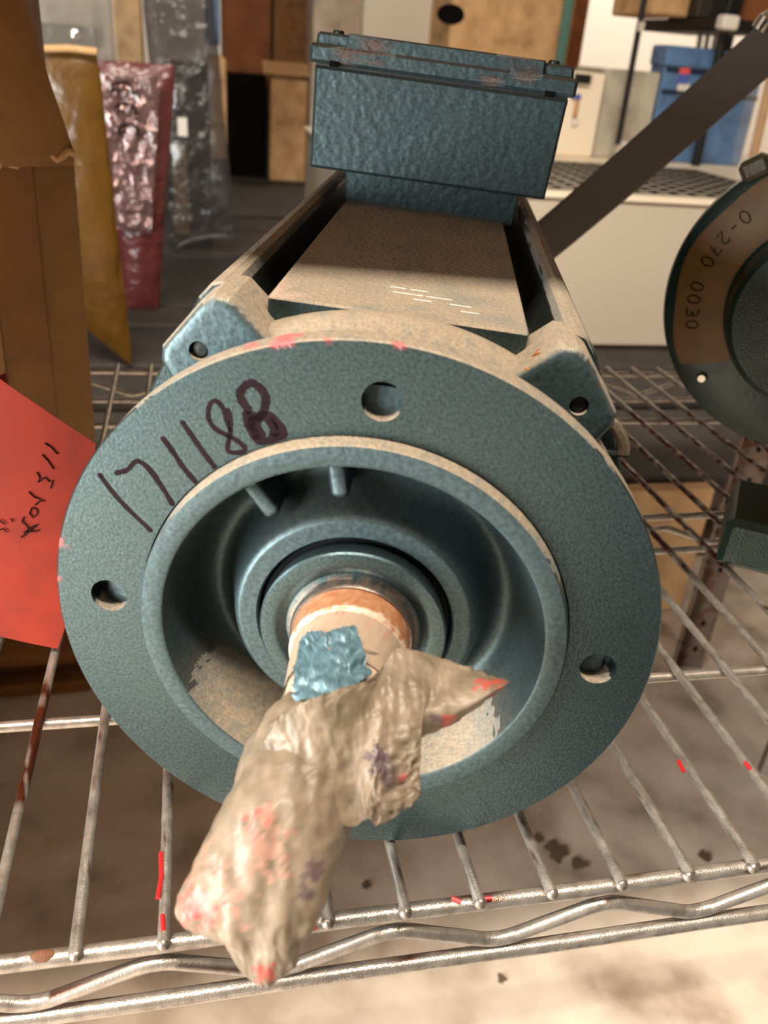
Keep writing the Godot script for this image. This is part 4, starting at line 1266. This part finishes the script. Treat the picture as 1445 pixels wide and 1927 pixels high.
func background_right() -> void:
	crate("pillar", "pale painted pillar behind the terminal box of the teal motor", "pillar", 0.5254, 0.7930, -0.3454, 0.5916, -4.100, 0.3, "pillar")
	crate("beige_board", "large beige board behind the terminal box lid", "board", 0.6297, 1.0204, -0.0097, 0.5633, -3.400, 0.05, "cream_metal")
	var hc = crate("tan_carton_with_hole", "tan carton with an oval hand hole, above the right of the terminal box", "carton", 0.8913, 1.3493, 0.0534, 0.5689, -3.100, 0.3, "carton_tan")
	var ov := []
	for j in 20:
		ov.append(Vector2(cos(TAU * j / 20.0) * 0.05, sin(TAU * j / 20.0) * 0.032))
	obj("hand_hole", moved(prism(ov, -0.004, 0.003, 0.0004), Transform3D(Basis(), Vector3(0.8896, 0.3869, -3.1) - Vector3(hc.position.x, hc.position.y, hc.position.z))), "dark_slot", hc)
	crate("green_foil_strip", "narrow green strip at the edge of the tan carton", "strip", 1.2730, 1.3035, 0.2126, 0.5487, -3.000, 0.03, "teal_foil")
	crate("brown_strip", "narrow brown board edge left of the white wall", "board", 1.5421, 1.6122, 0.2047, 0.6036, -3.600, 0.2, "crate_brown")
	# cream cabinet with a mesh mat on top
	var cab := thing("cream_cabinet", "wide cream steel cabinet behind the black diagonal bar", "cabinet", Vector3(Vector3(0.99, -0.3475, -1.652).x, -0.3435, -1.652))
	obj("body", block(Vector3(-0.62, 0.0, -1.25), Vector3(1.3, 0.343, 0.0), 0.006), "cream_metal", cab)
	obj("top_edge", block(Vector3(-0.63, 0.343, -1.26), Vector3(1.31, 0.356, 0.008), 0.004), "cream_light", cab)
	obj("plinth", block(Vector3(-0.58, -0.006, -1.2), Vector3(1.26, 0.0, -0.03), 0.002), "dark_slot", cab)
	var my: float = cab.position.y + 0.356
	var mat_t := thing("mesh_mat", "black expanded mesh mat lying on the cream cabinet", "mat", Vector3(1.02, my, -2.0))
	var bars := PackedVector3Array()
	for i in 12:
		bars.append_array(block(Vector3(-0.35, 0.001, -0.26 + i * 0.05), Vector3(0.45, 0.004, -0.255 + i * 0.05), 0.0006))
	for i in 17:
		bars.append_array(block(Vector3(-0.35 + i * 0.05, 0.001, -0.26), Vector3(-0.342 + i * 0.05, 0.004, 0.29), 0.0006))
	obj("mesh", bars, "black_metal", mat_t)
	var front_box = crate("cream_control_box", "cream control box with a small blue label on the cabinet", "control box", 1.0756, 1.2232, 0.0008, 0.2367, -2.450, 0.3, "cream_light")
	front_box.position.y = my
	var fo: Vector3 = front_box.position
	obj("nameplate", block(Vector3(1.133, 0.1221, -2.449) - fo, Vector3(1.1475, 0.1794, -2.444) - fo, 0.001), "carton_tan", front_box)
	obj("blue_mark", block(Vector3(1.1206, 0.1745, -2.448) - fo, Vector3(1.1483, 0.1883, -2.442) - fo, 0.001), "label_blue", front_box)
	obj("knob", moved(lathe([Vector2(0.001, 0.0), Vector2(0.011, 0.0), Vector2(0.010, 0.01), Vector2(0.001, 0.01)], 16), Transform3D(Basis(), Vector3(1.1405, 0.1106, -2.449) - fo)), "label_white", front_box)
	var gb = crate("grey_control_box", "tall grey metal box beside the cream control box", "control box", 1.2311, 1.4125, 0.0042, 0.2556, -2.470, 0.25, "grey_metal")
	gb.position.y = my
	obj("slot", block(Vector3(1.1186, 0.2186, -2.46) - fo, Vector3(1.1664, 0.2433, -2.43) - fo, 0.001), "black_metal", front_box)
	# black rack with shelf
	var rack := thing("black_rack", "black wire rack with a thick top shelf, standing on the cabinet around the blue bin", "rack")
	obj("upright", tube([Vector3(1.2771, 0.0597, -2.4), Vector3(1.2731, 0.4441, -2.4), Vector3(1.272, 0.5293, -2.4)], 0.009, 12), "black_metal", rack)
	obj("upright", tube([Vector3(1.5568, 0.0125, -2.4), Vector3(1.548, 0.3822, -2.4)], 0.014, 12), "black_metal", rack)
	obj("upright", tube([Vector3(1.7525, 0.3249, -2.7), Vector3(1.7506, 0.3966, -2.7)], 0.012, 12), "black_metal", rack)
	obj("rack_shelf", block(Vector3(1.5199, 0.3848, -2.9), Vector3(1.7157, 0.4199, -2.38), 0.006), "black_metal", rack)
	obj("shelf_clip", block(Vector3(1.4982, 0.3881, -2.375), Vector3(1.5514, 0.4256, -2.33), 0.006), "label_white", rack)
	obj("shelf_clip", block(Vector3(1.2597, 0.3658, -2.375), Vector3(1.2573, 0.3868, -2.34), 0.004), "label_white", rack)
	obj("foot_cap", block(Vector3(1.2822, 0.0301, -2.42), Vector3(1.2982, 0.0712, -2.36), 0.005), "label_white", rack)
	var bin = crate("blue_bin", "blue plastic bin with a red and white sticker in the black rack", "bin", 1.4148, 1.7541, 0.0029, 0.3183, -2.460, 0.10, "blue_plastic")
	bin.position.y = my
	var bo: Vector3 = bin.position
	var size: Vector3 = bin.get_child(0).mesh.get_aabb().size
	obj("lid", block(Vector3(-size.x / 2 - 0.008, size.y - 0.045, -size.z / 2), Vector3(size.x / 2 + 0.008, size.y + 0.012, size.z / 2 + 0.012), 0.006), "blue_plastic", bin)
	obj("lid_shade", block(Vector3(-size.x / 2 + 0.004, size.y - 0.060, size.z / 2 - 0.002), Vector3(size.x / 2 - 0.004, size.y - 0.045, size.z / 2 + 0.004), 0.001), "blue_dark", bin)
	obj("rib", block(Vector3(-size.x / 2 + 0.002, size.y * 0.62, size.z / 2 - 0.002), Vector3(size.x / 2 - 0.002, size.y * 0.66, size.z / 2 + 0.006), 0.002), "blue_dark", bin)
	obj("sticker", block(Vector3(1.4671, 0.208, -2.459) - bo, Vector3(1.5073, 0.2406, -2.455) - bo, 0.001), "label_white", bin)
	obj("sticker_middle", block(Vector3(1.4629, 0.2374, -2.459) - bo, Vector3(1.4983, 0.2665, -2.455) - bo, 0.001), "label_blue", bin)
	obj("sticker_top", block(Vector3(1.4627, 0.2653, -2.459) - bo, Vector3(1.4971, 0.2969, -2.455) - bo, 0.001), "label_red", bin)
	var lc1 = crate("long_carton", "tan carton on the black rack shelf, left of its dark gap", "carton", 1.4017, 1.5280, 0.4044, 0.5590, -2.600, 0.3, "carton_tan")
	var lc2 = crate("long_carton", "brown carton on the black rack shelf, at the right edge", "carton", 1.7120, 1.9156, 0.4316, 0.5885, -2.600, 0.3, "crate_brown")
	var lc3 = crate("dark_carton", "dark upright case between the two cartons on the black rack", "case", 1.5298, 1.5802, 0.4112, 0.5638, -2.550, 0.2, "dark_board")
	var lc4 = crate("dark_carton", "slim black case beside the right carton on the black rack", "case", 1.6309, 1.6783, 0.4189, 0.5722, -2.550, 0.2, "black_metal")
	for on_rack in [lc1, lc2, lc3, lc4]:
		on_rack.position.y = maxf(Vector3(1.5199, 0.3848, -2.9).y, Vector3(1.7157, 0.4199, -2.38).y) + 0.001
	for k in 3:
		var px := thing("white_tube", ["white plastic tube between the rack uprights, leftmost of three", "white plastic tube between the rack uprights, middle of three", "white plastic tube between the rack uprights, rightmost of three"][k], "tube")
		obj("pipe", tube([[Vector3(1.6737, 0.3244, -2.75), Vector3(1.6688, 0.3839, -2.75)], [Vector3(1.7012, 0.3263, -2.75), Vector3(1.696, 0.386, -2.75)], [Vector3(1.7288, 0.3283, -2.75), Vector3(1.7253, 0.3882, -2.75)]][k], 0.009, 12), "label_white", px)
	var cw := thing("clear_wrapped_roll", "clear plastic wrapped roll standing right of the blue bin", "roll")
	obj("film", tube([Vector3(1.3949, 0.0687, -1.9), Vector3(1.3874, 0.305, -1.9)], 0.03, 18), "clear_film", cw)
	obj("core", tube([Vector3(1.4554, 0.0813, -1.95), Vector3(1.4456, 0.2835, -1.95)], 0.012, 14), "carton_tan", cw)
	# flat black bar crossing behind the motor
	var bar := thing("diagonal_bar", "flat dark brown steel bar running diagonally behind the shelf", "bar")
	var pa := Vector3(0.5508, 0.3499, -0.53)
	var pb := Vector3(0.2273, 0.0389, -0.53)
	var d := (pb - pa).normalized()
	var nrm := Vector3(-d.y, d.x, 0)
	var rows := []
	for i in 13:
		var c: Vector3 = pa.lerp(pb, i / 12.0) + nrm * 0.004 * sin(PI * i / 12.0)
		var hw := lerpf(0.0230, 0.0190, i / 12.0)
		rows.append(PackedVector3Array([c - nrm * hw, c - nrm * (hw - 0.002) + Vector3(0, 0, 0.002), c + nrm * (hw - 0.002) + Vector3(0, 0, 0.002), c + nrm * hw, c + nrm * (hw - 0.002) - Vector3(0, 0, 0.002), c - nrm * (hw - 0.002) - Vector3(0, 0, 0.002)]))
	obj("bar", closed_loft(rows), "strap", bar)
	obj("clip", tube([Vector3(0.4757, 0.3103, -0.515), Vector3(0.4783, 0.3172, -0.513), Vector3(0.4874, 0.3219, -0.515)], 0.006, 10), "chrome", bar)
	# slotted angle post standing on the floor
	var post := thing("slotted_post", "rusty slotted angle post on the floor, seen through the shelf wires at the right", "post")
	var base := Vector3(0.7547, -0.6, -0.7448)
	var prof := [Vector2(0, 0), Vector2(0.048, -0.014), Vector2(0.0485, -0.0115), Vector2(0.003, 0.002), Vector2(-0.022, -0.038), Vector2(-0.0245, -0.037)]
	var pm := prism(prof, 0.0, 0.62)
	obj("angle", moved(pm, Transform3D(Basis(Vector3.RIGHT, -PI / 2) * Basis(Vector3.BACK, 0.0), base)), "post_zinc", post)
	for k in 11:
		for s in 2:
			var at: Vector3 = base + (Vector3(0.030, 0.04 + k * 0.052, 0.0095) if s == 0 else Vector3(-0.010, 0.066 + k * 0.052, 0.0205))
			var yaw := 0.28 if s == 0 else -1.02
			obj("slot", moved(lathe([Vector2(0.0001, -0.001), Vector2(0.0052, -0.001), Vector2(0.0052, 0.001), Vector2(0.0001, 0.001)], 14), Transform3D(Basis(Vector3.UP, yaw), at)), "dark_slot", post)
	# low wooden pallet on the floor at the left
	var pal := thing("wooden_pallet", "low wooden pallet on the floor below the shelf at the left", "pallet")
	var pb0 := Vector3(-0.1788, -0.6, -0.7792)
	for k in 3:
		var yy: float = [0.0, 0.022, 0.054][k]
		var hh: float = [0.020, 0.030, 0.018][k]
		obj("board" if k != 1 else "bearer", block(Vector3(-1.1, -0.6 + yy, pb0.z - 0.17), Vector3(pb0.x + (0.0 if k != 1 else -0.02), -0.6 + yy + hh, pb0.z - (0.0 if k != 1 else 0.03)), 0.003), "pallet_wood" if k != 1 else "cardboard_dark", pal)

func small_things() -> void:
	# dry leaf scrap lodged beside the motor's right lug
	var lf := thing("leaf_scrap", "curled dry orange leaf scrap lodged in the dust by the motor's right lug", "leaf", Vector3(0.04603, 0.10259, 0.02360))
	lf.rotation = Vector3(-0.00406, -0.27758, -0.04636)
	var c := Vector3(0.0467, 0.093, -0.03)
	var rows := []
	for i in 13:
		var u := i / 12.0 * 2.0 - 1.0
		var ring := PackedVector3Array()
		var w := (1.0 - u * u) * 0.0026 + 0.0002
		for j in 9:
			var v := j / 8.0 * 2.0 - 1.0
			ring.append(c + Vector3(u * 0.0042 + 0.001 * v * v, u * 0.0012 + absf(v) * 0.0028 - 0.001 + 0.0008 * sin(u * 7.0), v * w))
		rows.append(ring)
	obj("blade", facing(grid(rows), Vector3.UP), "leaf", lf)
	var b := Vector3(0.0446, 0.0907, -0.0265)
	obj("stalk", tube([b + Vector3(-0.003, -0.001, 0.001), b, b + Vector3(0.003, 0.0012, -0.001)], 0.0007, 6), "leaf", lf)
